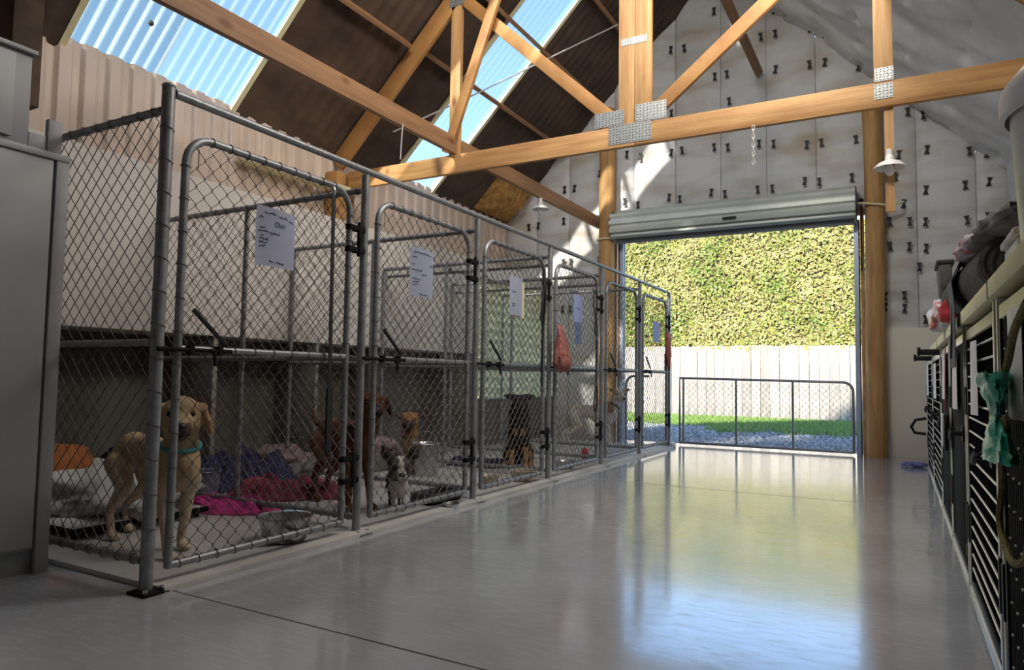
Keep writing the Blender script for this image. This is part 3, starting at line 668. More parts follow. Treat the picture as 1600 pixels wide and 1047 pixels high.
tag(MB().tube([(KX, 1.79, 2.03), (KX, 8.90, 2.012), (KX, 8.93, 2.0)], .0185, 12).build('top_rail', 'galv'), 'long galvanised rail along the tops of the kennel posts', 'rail')
# dividers and the near side panel
XB = -4.47
def panel(name, lab, y, zt, zm, zb, ups, grp=None):
    g = thing(name, lab, 'mesh panel', (KX-.05, y, 0), grp)
    x0, x1 = XB, KX-.035
    MB().tube([(x0, y, zt), (x1, y, zt)], .017, 10).build('top_tube', 'galv', g)
    MB().tube([(x0, y, zb), (x1, y, zb)], .017, 10).build('bottom_tube', 'galv', g)
    MB().tube([(x0, y, zm), (x1, y, zm)], .0155, 10).build('mid_tube', 'galv', g)
    for x in ups: MB().tube([(x, y, .022), (x, y, zt)], .0165, 10).build('upright', 'galv', g)
    mb = MB(); chain(mb, (x0+.012, y-.006, 0), (1, 0, 0), (0, -1, 0), x1-x0-.02, zb, zt); mb.build('chain_link_mesh', 'wire', g, stuff=True)
    tb = MB()
    for i in range(18):
        x = x0+(x1-x0)*(i+.5)/18
        ring(tb, (x, y, zt), (1, 0, .25), .0205)
        ring(tb, (x, y, zb), (1, 0, .25), .0205)
    tb.build('wire_ties', 'wire', g, stuff=True)
    return g
panel('kennel_side_panel', 'chain-link side panel of the first pen beside the cabinet', 1.76, 1.955, .99, .12, [-3.44, XB])
DL = ['mesh divider between the lab and the brown dog', 'mesh divider between the tiny dog and the tan dog', 'mesh divider in front of the black and tan dog', 'mesh divider behind the black and tan dog', 'mesh divider beside the white dog']
for k, y in enumerate(PY[1:6]):
    panel('kennel_divider', DL[k], y+.03, 1.925, .965, .085, [(-3.62, -3.60, -3.72, -3.68, -3.7)[k], XB], 'chain-link dividers')
tag(MB().tube([(-3.7, 5.42, 1.88), (-3.7, 6.6, 1.88)], .015, 8).build('cross_rail', 'galv'), 'galvanised cross rail over the fourth pen', 'rail')
tag(MB().tube([(KX-.04, 5.46, 1.86), (XB, 5.46, 1.86)], .015, 8).build('cross_rail', 'galv'), 'second galvanised rail just below the third divider top', 'rail')
tag(MB().tube([(KX-.04, 6.68, 1.84), (XB, 6.68, 1.84)], .015, 8).build('cross_rail', 'galv'), 'second galvanised rail just below the fourth divider top', 'rail')
# low gate across the doorway
lg = thing('low_yard_gate', 'low chain-link gate across the open roller doorway', 'gate', (-.45, 9.36, 0))
pts = [(-2.60, .03), (-2.60, .90), (-.60, .875)]+arc((-.60, .765), .11, pi/2, 0)+[(-.49, .03)]
MB().tube([(x, 9.37, z) for x, z in pts], .017, 10).tube([(-2.6, 9.37, .035), (-.49, 9.37, .035)], .017, 10).build('frame', 'galv', lg)
for x in (-2.55, -1.86, -1.17): MB().tube([(x, 9.37, .03), (x, 9.37, .885)], .015, 8).build('upright', 'galv', lg)
mb = MB(); chain(mb, (-2.58, 9.364, 0), (1, 0, 0), (0, -1, 0), 2.07, .04, .87, .08); mb.build('chain_link_mesh', 'wire', lg, stuff=True)
tag(MB().tube([(-3.33, 9.28, .0), (-3.33, 9.28, .80)]+[(-3.33+.12*(1-cos(a)), 9.28, .80+.12*sin(a)) for a in [pi/2*k/6 for k in range(1, 7)]]+[(-3.0, 9.28, .92)], .017, 10).build('bent_rail', 'galv'), 'bent pipe rail end just inside the left of the doorway', 'rail')
tag(MB().b2((-2.80, 8.96, 0), (-2.58, 9.12, .06)).build('concrete_pad', 'whitepanel', bevel=.008), 'small white pad under the end kennel post', 'pad')

# ------------------------------------------------------------------ notices, leads and bags on the gates
def notice(lab, y0, y1, z0, z1, m, x=KX+.035, bow=.02, lines=(), word=None, tail=.0):
    n = MB()
    fx = lambda u, v: x+bow*sin(pi*u)*(.4+.6*v)-.014*u*(1-v)*(tail*10)
    n.grid(lambda u, v: (fx(u, v), y0+(y1-y0)*u, z0+(z1-z0)*v-.012*u*v), 10, 10, (-.0008, 0, 0))
    o = tag(n.build('notice', m), lab, 'notice', 'paper notices on the kennel gates')
    q = MB(); rr = random.Random(int(y0*100))
    for (u, v, L) in lines:
        p = []; k = 0; uu = u
        while uu < u+L:
            p.append((fx(uu, v)+.0016, y0+(y1-y0)*uu, z0+(z1-z0)*(v+.02*rr.uniform(-1, 1))-.012*uu*v)); uu += .022; k += 1
        if len(p) > 1: q.tube(p, .0016, 4)
    if q.v: q.build('handwriting', 'ink', o, stuff=True)
    if word:
        cu = bpy.data.curves.new('t', 'FONT'); cu.body = word[0]; cu.size = word[1]; cu.extrude = .0003
        to = bpy.data.objects.new('t', cu); C.objects.link(to); bpy.context.view_layer.update()
        me = bpy.data.meshes.new_from_object(to.evaluated_get(bpy.context.evaluated_depsgraph_get())); bpy.data.objects.remove(to)
        me.materials.clear(); me.materials.append(M['ink'])
        lo = bpy.data.objects.new('lettering', me); C.objects.link(lo); lo.parent = o
        u, v = word[2]; lo.location = (fx(u+.12, v)+.003, y0+(y1-y0)*u, z0+(z1-z0)*v); lo.rotation_euler = (pi/2, 0, pi/2)
    return o
notice('large curled notice in backlit grey-blue on the first gate', 2.20, 2.435, 1.375, 1.655, 'paper', lines=[(.18, .90, .28), (.5, .88, .25), (.80, .86, .15), (.06, .81, .1), (.08, .64, .12), (.06, .58, .2), (.30, .57, .25), (.1, .52, .08), (.08, .45, .2), (.08, .39, .18), (.08, .33, .14), (.32, .08, .12), (.5, .075, .2)], word=('Outi', .035, (.40, .68)))
notice('white notice on the second gate', 3.36, 3.60, 1.36, 1.66, 'paper', bow=.03, lines=[(.1, .9, .7), (.06, .8, .15), (.06, .66, .1), (.06, .54, .35), (.4, .46, .22), (.08, .36, .3), (.1, .3, .2), (.1, .24, .16), (.35, .05, .4)], word=('Outi', .03, (.66, .64)))
notice('white notice on the third gate', 4.60, 4.80, 1.35, 1.65, 'paper', bow=.02, lines=[(.1, .6, .3), (.15, .3, .25), (.15, .24, .2)])
notice('yellow notice tucked behind the white one on the third gate', 4.70, 4.86, 1.34, 1.63, 'papery', x=KX+.022, bow=.015)
notice('blue and white notice on the fourth gate', 5.80, 5.99, 1.39, 1.64, 'paperb', bow=.02, lines=[(.2, .5, .4)])
notice('narrow blue notice on the sixth gate', 8.14, 8.42, 1.33, 1.58, 'paperb', bow=.02)
notice('blue notice hanging in the fifth pen', 7.55, 7.75, 1.28, 1.60, 'paperb', x=-3.35)
def cord(name, lab, pts, r, m, cat='lead'):
    P = []
    for i in range(len(pts)-1):
        for k in range(6): P.append(V(pts[i]).lerp(V(pts[i+1]), k/6))
    P.append(V(pts[-1]))
    for _ in range(5):
        P = [P[0]]+[(P[i-1]+P[i]*2+P[i+1])/4 for i in range(1, len(P)-1)]+[P[-1]]
    return tag(MB().tube(P, r, 6).build(name, m), lab, cat)
X = KX+.04
L1 = thing('dog_lead', 'long black lead hanging down the first gate', 'lead', (X, 2.74, 1.83))
MB().bar((X, 2.69, 1.82), (X, 2.705, .50), .024, .004, (1, 0, 0)).build('strap', 'blackweb', L1)
MB().bar((X, 2.703, .80), (X, 2.705, .48), .038, .012, (1, 0, 0)).tube([(X, 2.705, .46), (X, 2.68, .50), (X, 2.702, .56), (X, 2.725, .50), (X, 2.707, .46)], .006, 6).build('handle_loop', 'blackweb', L1)
MB().ell((X, 2.69, 1.835), (.01, .012, .025)).build('clip', 'steel', L1)
L2 = thing('dog_lead', 'black lead and loop hanging left of the plaid bag', 'lead', (X, 5.17, 1.78))
MB().bar((X, 5.175, 1.78), (X, 5.15, .80), .03, .006, (1, 0, 0)).build('strap', 'blackweb', L2)
MB().tube([(X+.01, 5.17, 1.70), (X+.015, 5.11, 1.45), (X+.01, 5.10, 1.35), (X+.01, 5.16, 1.33), (X+.01, 5.19, 1.5), (X+.01, 5.18, 1.7)], .009, 6).build('handle_loop', 'blackweb', L2)
cord('slip_lead', 'thin dark slip lead looped over the fourth gate', [(X, 6.33, 1.72), (X, 6.27, 1.74), (X, 6.25, 1.60), (X, 6.30, 1.48), (X, 6.36, 1.35), (X, 6.33, 1.28), (X, 6.28, 1.34), (X, 6.32, 1.5), (X, 6.35, 1.68), (X, 6.33, 1.72)], .006, 'blackweb')
cord('slip_lead', 'thin dark cord with a teardrop loop low on the fourth gate', [(X, 6.35, 1.25), (X, 6.345, .95), (X, 6.33, .80), (X, 6.27, .62), (X, 6.32, .54), (X, 6.38, .60), (X, 6.36, .80)], .006, 'blackweb')
# plaid bag
pb = thing('plaid_bag', 'red plaid cloth bag hanging on the fourth kennel post', 'bag', (X+.05, 5.40, 1.28))
def bagf(u, v):
    a = 2*pi*u; t = v; r = .105*min(1, (t+.01)/.16)**.5*(1-max(0, t-.16)/.84)**.75+.018; z = .925+.40*t
    wv = 1+.10*nz(cos(a)*2, sin(a)*2, t*3, 1.5)
    return (X+.07+.55*r*cos(a)*wv, 5.42-.06*t+r*1.15*sin(a)*wv, z+.012*nz(a, t, 3, 2))
MB().grid(bagf, 28, 18).build('pouch', 'plaid', pb)
MB().tube([(X+.06, 5.33, 1.32), (X+.11, 5.27, 1.22), (X+.13, 5.22, 1.05), (X+.11, 5.27, .99), (X+.1, 5.31, 1.08), (X+.07, 5.345, 1.3)], .012, 6).build('strap', 'plaid', pb)
rl = thing('red_lead_bundle', 'bundle of red leather leads on the end kennel gate', 'lead', (X, 8.66, 1.5))
for j in range(3):
    MB().tube([(X+.02, 8.70+.02*j, 1.42), (X+.03+.01*j, 8.60+.03*j, 1.34), (X+.03, 8.62+.05*j, 1.18), (X+.02, 8.68+.03*j, 1.06-.03*j), (X+.03, 8.74, 1.2), (X+.02, 8.70+.02*j, 1.42)], .014, 6).build('loop', 'redlead', rl)
MB().ell((X+.02, 8.69, 1.42), (.03, .09, .06)).build('knot', 'redlead', rl)
MB().bar((X, 8.66, 1.2), (X, 8.66, .98), .06, .02, (1, 0, 0)).build('end_strap', 'blackweb', rl)

# ------------------------------------------------------------------ cabinet by the first pen
cb = thing('storage_cabinet', 'tall grey-white cabinet at the left edge beside the first pen', 'cabinet', (-3.75, 1.0, 0))
MB().b2((-4.3, .15, .10), (-3.27, 1.70, 1.80)).build('carcass', 'cab', cb, bevel=.003)
MB().b2((-4.3, .15, 0), (-3.285, 1.69, .10)).build('plinth', 'cabdark', cb)
MB().b2((-3.27, .92, .115), (-3.25, 1.655, 1.80)).build('door', 'cab', cb, bevel=.003)
MB().b2((-3.27, .17, .115), (-3.25, .905, 1.80)).build('door', 'cab', cb, bevel=.003)
MB().b2((-3.275, 1.665, 0.0), (-3.245, 1.72, 1.815)).build('end_stile', 'cab', cb, bevel=.003)
MB().b2((-4.3, .15, 1.80), (-3.24, 1.72, 1.83)).build('top', 'cab', cb, bevel=.003)
uc = thing('upper_cupboard', 'small grey cupboard standing on the tall cabinet', 'cupboard', (-3.6, 1.2, 1.83))
MB().b2((-4.1, .5, 1.83), (-3.28, 1.56, 2.24)).build('carcass', 'cabdark', uc, bevel=.003)
MB().b2((-4.12, .48, 2.24), (-3.26, 1.575, 2.26)).build('top', 'cabdark', uc, bevel=.003)
MB().b2((-3.28, .55, 1.86), (-3.265, 1.49, 2.22)).build('door', 'cab', uc, bevel=.003)
sb = thing('storage_box', 'low grey box on the cabinet top beside the side panel', 'box', (-3.5, 1.65, 1.83))
MB().b2((-3.72, 1.585, 1.83), (-3.33, 1.70, 1.92)).build('box_body', 'cab', sb, bevel=.003)
MB().b2((-3.35, 1.66, 1.83), (-3.32, 1.72, 2.0)).build('corner_upright', 'cabdark', sb, bevel=.002)

# ------------------------------------------------------------------ dog crates along the right wall
CX, CZ = .255, 1.125
def crate(y0, y1, lab, style, paper=None, latch=.65):
    c = thing('dog_crate', lab, 'crate', (CX+.4, y0, 0), 'black dog crates along the right wall')
    MB().b2((CX+.02, y0, .02), (XR-.1, y0+.015, CZ)).b2((CX+.02, y1-.015, .02), (XR-.1, y1, CZ)).b2((XR-.12, y0, .02), (XR-.1, y1, CZ)).b2((CX+.02, y0, 0), (XR-.1, y1, .03)).build('body', 'blackm', c)
    MB().b2((CX-.005, y0, 0), (CX+.03, y1, .022)).build('sill', 'alu', c, bevel=.003)
    for y in (y0, y1-.02):
        for za, zb_ in ((.022, .20), (.36, .74), (.86, CZ)): MB().b2((CX-.004, y, za), (CX+.03, y+.02, zb_)).build('stile', 'alu', c, bevel=.003)
        for za, zb_ in ((.20, .36), (.74, .86)): MB().b2((CX-.007, y-.004, za), (CX+.03, y+.026, zb_)).build('hinge_block', 'black', c, bevel=.003)
    d = MB().b2((CX, y0+.04, 1.06), (CX+.02, y1-.04, 1.10)).build('door', 'cream' if y1 < 4 else 'alu', c, bevel=.002)
    MB().b2((CX, y0+.04, .03), (CX+.02, y1-.04, .05)).build('door_rail', 'black', d, bevel=.002)
    MB().b2((CX-.002, y0+.04, .05), (CX+.02, y0+.055, 1.06)).build('door_stile', 'alu', d, bevel=.002)
    MB().b2((CX-.002, y1-.065, .05), (CX+.02, y1-.04, 1.06)).build('door_stile', 'black', d, bevel=.002)
    L = y1-y0-.13
    if style == 'bars':
        b0 = None
        for i in range(17):
            z = .105+.057*i
            if b0 is None:
                b0 = MB().tube([(0, 0, 0), (0, L, 0)], .0042, 6).build('bar', 'alu', d, local=True); b0.location = (CX+.004-c.location.x, .065, z)
            else: share(b0, d, (CX+.004-c.location.x, .065, z), 'bar')
        q = MB()
        for i in range(int(L/.03)): q.cyl((CX+.012, y0+.08+.03*i, .05), (CX+.012, y0+.08+.03*i, 1.06), .0028, None, 4)
        q.build('upright_wires', 'blackm', d, stuff=True)
        MB().b2((CX+.06, y0+.03, .03), (CX+.065, y1-.03, 1.08)).build('inner_shade_panel', 'blackm', c)
    elif style == 'slats':
        s0 = None; q = MB()
        for i in range(int(L/.034)):
            lo = (CX+.004-c.location.x, .07+.034*i, .555)
            if s0 is None: s0 = MB().box((0, 0, 0), (.006, .018, 1.0)).build('slat', 'blackm', d, local=True); s0.location = lo
            else: share(s0, d, lo, 'slat')
            if i % 3 == 0:
                for j in range(12): q.box((CX-.001, y0+.075+.034*i, .12+.085*j), (.004, .010, .005))
        q.build('wire_glints', 'alu', d, stuff=True)
        MB().b2((CX+.06, y0+.03, .03), (CX+.065, y1-.03, 1.08)).build('inner_shade_panel', 'blackm', c)
    else:
        MB().b2((CX+.003, y0+.065, .05), (CX+.012, y1-.065, 1.06)).build('door_panel', 'blackm', d, bevel=.002)
        MB().b2((CX-.001, y0+.12, .10), (CX+.004, y0+.16, .15)).build('badge', 'rivet', d)
    yl = y0+.09
    MB().cyl((CX-.005, yl, latch), (CX-.055, yl, latch), .012, None, 8).tube([(CX-.05, yl-.05, latch+.02), (CX-.055, yl, latch), (CX-.05, yl+.09, latch-.03)], .010, 6).b2((CX-.012, yl-.035, latch-.035), (CX, yl+.035, latch+.035)).build('latch', 'black', c)
    if paper:
        p0, p1, z0, z1 = paper
        n = MB().grid(lambda u, v: (CX-.012-.012*sin(pi*u)*(1-.4*v), p0+(p1-p0)*u, z0+(z1-z0)*v), 8, 8, (.0008, 0, 0))
        tag(n.build('notice', 'paperw'), 'white notice on the ' + lab.split(' with')[0], 'notice', 'white notices on the crates')
    return c
crate(1.22, 2.47, 'nearest crate with fine black upright slats at the right edge', 'slats', (1.93, 2.16, .79, 1.05))
crate(2.53, 3.60, 'barred crate nearest the camera beside the solid black doors', 'bars', (2.98, 3.22, .76, 1.03))
crate(3.66, 4.68, 'nearer plain black crate with a solid door', 'panel', (4.0, 4.25, .75, 1.04))
crate(4.74, 5.72, 'farther plain black crate with a solid door', 'panel', (4.98, 5.22, .78, 1.05))
crate(5.78, 7.10, 'barred crate second from the far end', 'bars', (6.2, 6.5, .76, 1.03))
crate(7.16, 8.55, 'farthest barred crate by the cream wall panel', 'bars', (7.75, 8.05, .76, 1.05))
for y, lab in ((5.74, 'black drop bar jutting from the top between the solid and barred crates'), (7.12, 'black drop bar jutting from the top of the farthest crates')):
    hb = MB().b2((CX-.13, y-.03, 1.075), (CX+.1, y+.03, 1.115)).b2((CX-.14, y-.03, 1.07), (CX-.12, y+.03, 1.13))
    tag(hb.build('drop_bar', 'black', bevel=.004), lab, 'bar')
tp = thing('crate_worktop', 'long cream timber top over the row of dog crates', 'worktop', (.7, 1.2, CZ))
MB().b2((CX-.02, 1.15, CZ+.002), (CX+.03, 8.58, CZ+.058)).build('front_beam', 'cream', tp, bevel=.004)
MB().b2((CX+.03, 1.15, CZ+.035), (XR-.09, 8.58, CZ+.055)).build('top_board', 'cream', tp)
q = MB()
for y in (2.5, 3.63, 4.71, 5.75, 7.13): q.b2((CX-.022, y-.003, CZ+.002), (CX-.018, y+.003, CZ+.058))
q.build('beam_joints', 'rivet', tp, stuff=True)
ZT = CZ+.06
# things piled on the crate top
def lump(name, lab, cat, c, r, m, amp=.25, fr=2.5, seed=0, flat=True):
    mb = MB(); mb.ell((0, 0, 0), (1, 1, 1), None, 30, 18); o = []
    for p in mb.v:
        p = V(p); k = 1+amp*nz(p.x+seed, p.y, p.z, fr)+amp*.4*nz(p.x, p.y+seed, p.z, fr*2.7)
        z = p.z*k
        if flat and z < -.55: z = -.55
        o.append((c[0]+p.x*k*r[0], c[1]+p.y*k*r[1], c[2]+(z+.55)*r[2] if flat else c[2]+z*r[2]))
    mb.v = o
    return tag(mb.build(name, m, angle=180), lab, cat)
br = thing('bedding_roll', 'dark grey rolled mattress with a navy strap on the crate top', 'bedding roll', (.33, 3.6, ZT))
a_, b_ = V((.315, 4.35, ZT+.125)), V((.375, 3.05, ZT+.125))
MB().tube([a_, a_.lerp(b_, .02), a_.lerp(b_, .3), a_.lerp(b_, .6), b_.lerp(a_, .02), b_], [.09, .115, .125, .12, .115, .09], 20).build('roll', 'greyfab', br)
sp = MB()
for k, r in enumerate((.10, .075, .048)): sp.tube([b_+V((.0, -.006*(k+1), 0))+V((cos(a)*r, 0, sin(a)*r)) for a in [2*pi*i/20 for i in range(20)]], .016, 6, True)
sp.ell(tuple(b_+V((0, -.01, 0))), (.04, .02, .04)).build('rolled_end', 'greyfab', br)
MB().tube([(.205, 3.7, ZT-.20), (.215, 3.7, ZT+.02), (.215, 3.7, ZT+.13), (.25, 3.7, ZT+.22), (.33, 3.7, ZT+.262), (.40, 3.7, ZT+.22)], .004, 4).build('strap_edge', 'navy', br)
ss = MB(); sp_ = [(.215, ZT-.24), (.218, ZT+.02), (.208, ZT+.13), (.245, ZT+.225), (.33, ZT+.262), (.42, ZT+.225)]
ss.grid(lambda u, v: (sp_[int(round(v*5))][0], 3.55+.28*u, sp_[int(round(v*5))][1]), 1, 5, (-.004, 0, .002)).build('strap', 'navy', br)
lump('bedding_bundle', 'dark grey crumpled bundle behind the rolled mattress', 'bundle', (.46, 4.75, ZT), (.20, .30, .14), 'greyfab', .3, 2, 4)
lump('folded_blanket', 'grey blanket heap lying on the rolled mattress', 'blanket', (.42, 3.35, ZT+.205), (.17, .62, .085), 'greyfab2', .4, 2.6, 1)
lump('floral_towel', 'white towel with red flowers on top of the grey blankets', 'towel', (.27, 3.45, ZT+.215), (.055, .20, .05), 'floral', .35, 2.6, 6)
gt = thing('folded_mat', 'dark grey folded mat standing up beside the far end of the roll', 'mat', (.26, 4.5, ZT))
MB().bar((.235, 4.50, ZT+.17), (.225, 4.50, ZT+.33), .28, .06, (1, 0, 0)).build('mat_sheet', 'greyfab2', gt, bevel=.012)
MB().b2((.185, 4.36, ZT+.33), (.27, 4.64, ZT+.355)).build('folded_flap', 'greyfab', gt, bevel=.008)
lump('red_cloth', 'red cloth below the rolled mattress', 'cloth', (.245, 4.12, ZT), (.06, .10, .08), 'redfab', .3, 2, 2)
lump('plastic_bag', 'white plastic bag with red print on the crate top edge', 'bag', (.24, 4.75, ZT), (.085, .24, .115), 'plasticbag', .35, 2.4, 9)
pbx = thing('plastic_box', 'clear white plastic tub beside the bin on the crate top', 'tub', (.42, 2.72, ZT))
MB().b2((.325, 2.62, ZT), (.60, 2.92, ZT+.15)).build('tub_body', 'plastic_bin', pbx, bevel=.015)
MB().b2((.315, 2.61, ZT+.15), (.61, 2.93, ZT+.175)).build('lid', 'whitefab', pbx, bevel=.006)
lump('cardboard_scrap', 'small brown box beside the plastic tub', 'box', (.40, 2.50, ZT), (.05, .06, .10), 'wood', .1, 1, 3)
bn = thing('plastic_bin', 'tall white lidded plastic bin at the right edge', 'bin', (.56, 2.2, ZT))
MB().lathe([(0, 0), (.20, 0), (.215, .02), (.235, .40), (.24, .42), (.0, .42)], (.50, 2.2, ZT), 36).build('bin_body', 'plastic_bin', bn)
MB().lathe([(.245, .38), (.258, .385), (.258, .43), (.25, .46), (.20, .52), (.10, .555), (0, .56)], (.50, 2.2, ZT), 36).build('lid', 'plastic_bin', bn)
# rope lead and green bag on the nearest crate
rp = [(1.62, 1.03), (1.76, .98), (1.93, .91), (2.08, .85), (2.22, .81), (2.18, .775), (2.01, .785), (1.9, .80), (1.95, .765), (2.0, .73), (2.07, .63), (2.1, .53), (1.99, .475), (1.83, .49), (1.70, .53), (1.6, .62)]
cord('rope_lead', 'thick olive rope lead draped over the nearest crate', [(.215-.008*(i % 2), y, z) for i, (y, z) in enumerate(rp)], .0085, 'rope')
gb = MB()
def gbag(u, v):
    a = 2*pi*u; r = .12*(.22+.9*abs(v-.52)**.8*1.5) if v < .52 else .15*(.16+.9*(v-.52)**.7*1.2)
    return (.20+r*.28*cos(a)*(1+.3*nz(a, v*6, 1, 2)), 2.02-.10*v+.05-r*1.2*sin(a)*(1+.35*nz(cos(a)*2, v*5, 3, 1.5)), .90-.20*v+.012*nz(a*2, v*5, 5, 2))
gb.grid(gbag, 30, 22)
tag(gb.build('green_bag', 'greenbag'), 'green plastic bag knotted around the rope on the nearest crate', 'bag')
hl_ = thing('hanging_lead', 'red cord with a white and black tag hanging on the solid crates', 'lead', (.22, 4.70, .95))
MB().tube([(.235, 4.70, 1.08), (.23, 4.70, .9), (.228, 4.705, .72)], .003, 6).build('cord', 'redfab', hl_)
MB().b2((.215, 4.60, .50), (.235, 4.72, .70)).build('grip', 'black', hl_, bevel=.006)
MB().b2((.208, 4.70, .52), (.222, 4.80, .70)).build('white_tag', 'paperw', hl_, bevel=.004)
tag(MB().tube([(.235, 8.3, .52), (.14, 8.3, .50), (.10, 8.3, .43), (.13, 8.3, .37), (.23, 8.3, .36)], .015, 8).build('bent_hook', 'black'), 'black looped hook sticking out of the farthest crate', 'hook')
# blue glove on the floor by the crates
gl = thing('rubber_glove', 'crumpled blue rubber glove on the floor by the far crates', 'glove', (.16, 8.5, 0))
MB().ell((.16, 8.5, .028), (.09, .07, .028)).build('palm', 'glove', gl)
for k in range(5):
    a = pi+.9-.42*k; MB().tube([(.16+.06*cos(a), 8.5+.05*sin(a), .03), (.16+.12*cos(a), 8.5+.10*sin(a), .034), (.16+.16*cos(a), 8.5+.13*sin(a), .016)], [.016, .016, .012], 7).build('finger', 'glove', gl)
# floor drain debris: nothing else on the open floor

# ------------------------------------------------------------------ things on the kennel floor
KZ = .0225
def bowl(lab, c, r, h, m='steel', grp='dog bowls', sides=36):
    b = MB().lathe([(0, .004), (r*.62, .004), (r*.70, .0), (r*.78, .012), (r*.94, h*.75), (r*.97, h*.96), (r*1.04, h), (r*1.03, h+.004), (r*.95, h*.98), (r*.90, h*.75), (r*.72, .018), (0, .014)], c, sides)
    return tag(b.build('dog_bowl', m), lab, 'bowl', grp)
bowl('large steel bowl tucked under the first gate', (-2.755, 2.60, KZ), .135, .125)
bowl('small steel bowl at the corner of the dark feed tray', (-2.585, 3.86, .0), .055, .04)
bowl('tan bowl at the left of the third pen', (-2.83, 4.75, KZ), .085, .075, 'tan')
bowl('tan and steel bowl in front of the black and tan dog', (-2.72, 5.12, KZ), .11, .085, 'tan')
bowl('steel bowl inside the fourth pen by its gate', (-2.76, 6.02, KZ), .10, .075)
bowl('small steel bowl at the back of the second pen beside the dog bed', (-3.75, 5.85, KZ), .10, .07)
ty = thing('feed_tray', 'dark grey trough behind the second gate', 'tray', (-2.75, 3.95, KZ))
MB().b2((-2.86, 3.78, KZ), (-2.68, 4.12, KZ+.015)).build('tray_floor', 'traygrey', ty)
for a, b in (((-2.86, 3.78), (-2.845, 4.12)), ((-2.695, 3.78), (-2.68, 4.12)), ((-2.86, 3.78), (-2.68, 3.795)), ((-2.86, 4.105), (-2.68, 4.12))): MB().b2((*a, KZ), (*b, KZ+.075)).build('tray_side', 'traygrey', ty, bevel=.004)
pl = thing('steel_pail', 'tapered steel pail standing in front of the tan dog', 'pail', (-3.55, 4.90, KZ))
MB().lathe([(0, .004), (.085, .004), (.088, 0), (.115, .27), (.122, .275), (.118, .28), (.110, .27), (.084, .01), (0, .01)], (-3.55, 4.90, KZ), 36).build('pail_body', 'steel', pl)
MB().tube([(-3.55+.118*cos(a), 4.90, KZ+.27+.11*sin(a)) for a in [pi*i/14 for i in range(15)]], .004, 6).build('handle', 'steel', pl)
tb_ = thing('plastic_tub', 'blue-grey plastic tub beside the lab', 'tub', (-4.25, 3.22, KZ))
MB().lathe([(0, .004), (.10, .004), (.102, 0), (.12, .17), (.13, .175), (.126, .18), (.115, .17), (.098, .012), (0, .012)], (-4.2, 3.2, KZ), 28).build('tub_body', 'tubblue', tb_)
def blanket(name, lab, m, poly_c, rx, ry, h, seed, rot=0, n=46, z=KZ):
    mb = MB()
    def fn(u, v):
        x, y = (u-.5)*2, (v-.5)*2
        k = 1+.22*nz(x*1.3+seed, y*1.3, seed, 1.2)
        R_ = max(abs(x), abs(y)); L_ = hypot(x, y) or 1; sx, sy = x*R_/L_, y*R_/L_
        e = max(0, 1-R_)
        hh = h*min(1, e*4)*(.45+.55*abs(nz(x*2.2+seed, y*2.2, 1, 1.7))*1.8)+.012*abs(nz(x*7, y*7, seed, 1.4))
        X, Y = sx*rx*k, sy*ry*k
        return (poly_c[0]+X*cos(rot)-Y*sin(rot), poly_c[1]+X*sin(rot)+Y*cos(rot), z+.004+hh)
    mb.grid(fn, n, n, (0, 0, -.003))
    return tag(mb.build(name, m), lab, 'blanket')
blanket('pink_blanket', 'bright pink fleece on the pen floor between lab and brown dog', 'pinkb', (-3.72, 2.98, 0), .42, .17, .07, 2, .25)
blanket('maroon_blanket', 'maroon fleece spread under the brown dog', 'maroon', (-3.78, 3.62, 0), .42, .30, .10, 7, .4)
blanket('navy_blanket', 'navy blanket with pale flecks heaped by the recess', 'navyb', (-4.45, 3.72, 0), .38, .42, .22, 4, .2)
blanket('grey_blanket', 'dark blanket lying beside the black and tan dog', 'navyb', (-3.55, 5.75, 0), .35, .16, .07, 13, .1)
# duvet, cushion and mat behind the lab
lump('duvet', 'white duvet heaped behind the lab', 'duvet', (-4.22, 2.52, KZ+.03), (.62, .36, .17), 'duvet', .38, 2.2, 3)
lump('orange_cushion', 'orange cushion lying on the white duvet', 'cushion', (-4.62, 2.42, KZ+.20), (.30, .24, .13), 'orangeb', .18, 1.5, 8)
mt = thing('raised_dog_bed', 'low grey trampoline bed under the white duvet', 'bed', (-4.15, 2.35, KZ))
MB().b2((-4.85, 2.02, KZ+.04), (-3.60, 2.78, KZ+.06)).build('bed_sheet', 'duvet', mt, bevel=.008)
MB().tube([(-4.85, 2.02, KZ+.045), (-3.60, 2.02, KZ+.045), (-3.60, 2.78, KZ+.045), (-4.85, 2.78, KZ+.045)], .016, 8, True).build('bed_frame', 'blackm', mt)
for x, y in ((-4.8, 2.06), (-3.64, 2.06), (-3.64, 2.74), (-4.8, 2.74)): MB().cyl((x, y, KZ), (x, y, KZ+.045), .016, None, 8).build('leg', 'blackm', mt)
def bed(lab, x0, y0, x1, y1, h=.13):
    b = thing('dog_bed', lab, 'bed', ((x0+x1)/2, (y0+y1)/2, KZ))
    for a, c in (((x0, y0), (x1, y0+.07)), ((x0, y1-.07), (x1, y1)), ((x0, y0+.07), (x0+.07, y1-.07)), ((x1-.07, y0+.07), (x1, y1-.07))):
        MB().b2((*a, KZ), (*c, KZ+h)).build('bed_side', 'bedgrey', b, bevel=.02)
    MB().b2((x0+.06, y0+.06, KZ), (x1-.06, y1-.06, KZ+.06)).build('bed_base', 'bedgrey', b, bevel=.01)
    return b
bed('grey walled dog bed with a pink blanket behind the tan dog', -4.75, 4.75, -4.02, 5.45, .16)
lump('pink_blanket', 'dusty pink blanket crumpled in the grey dog bed', 'blanket', (-4.38, 5.10, KZ+.08), (.30, .30, .13), 'pinkgrey', .35, 2.6, 5)
bed('dark dog bed behind the brown dog in the recess', -4.9, 4.02, -4.3, 4.50, .12)
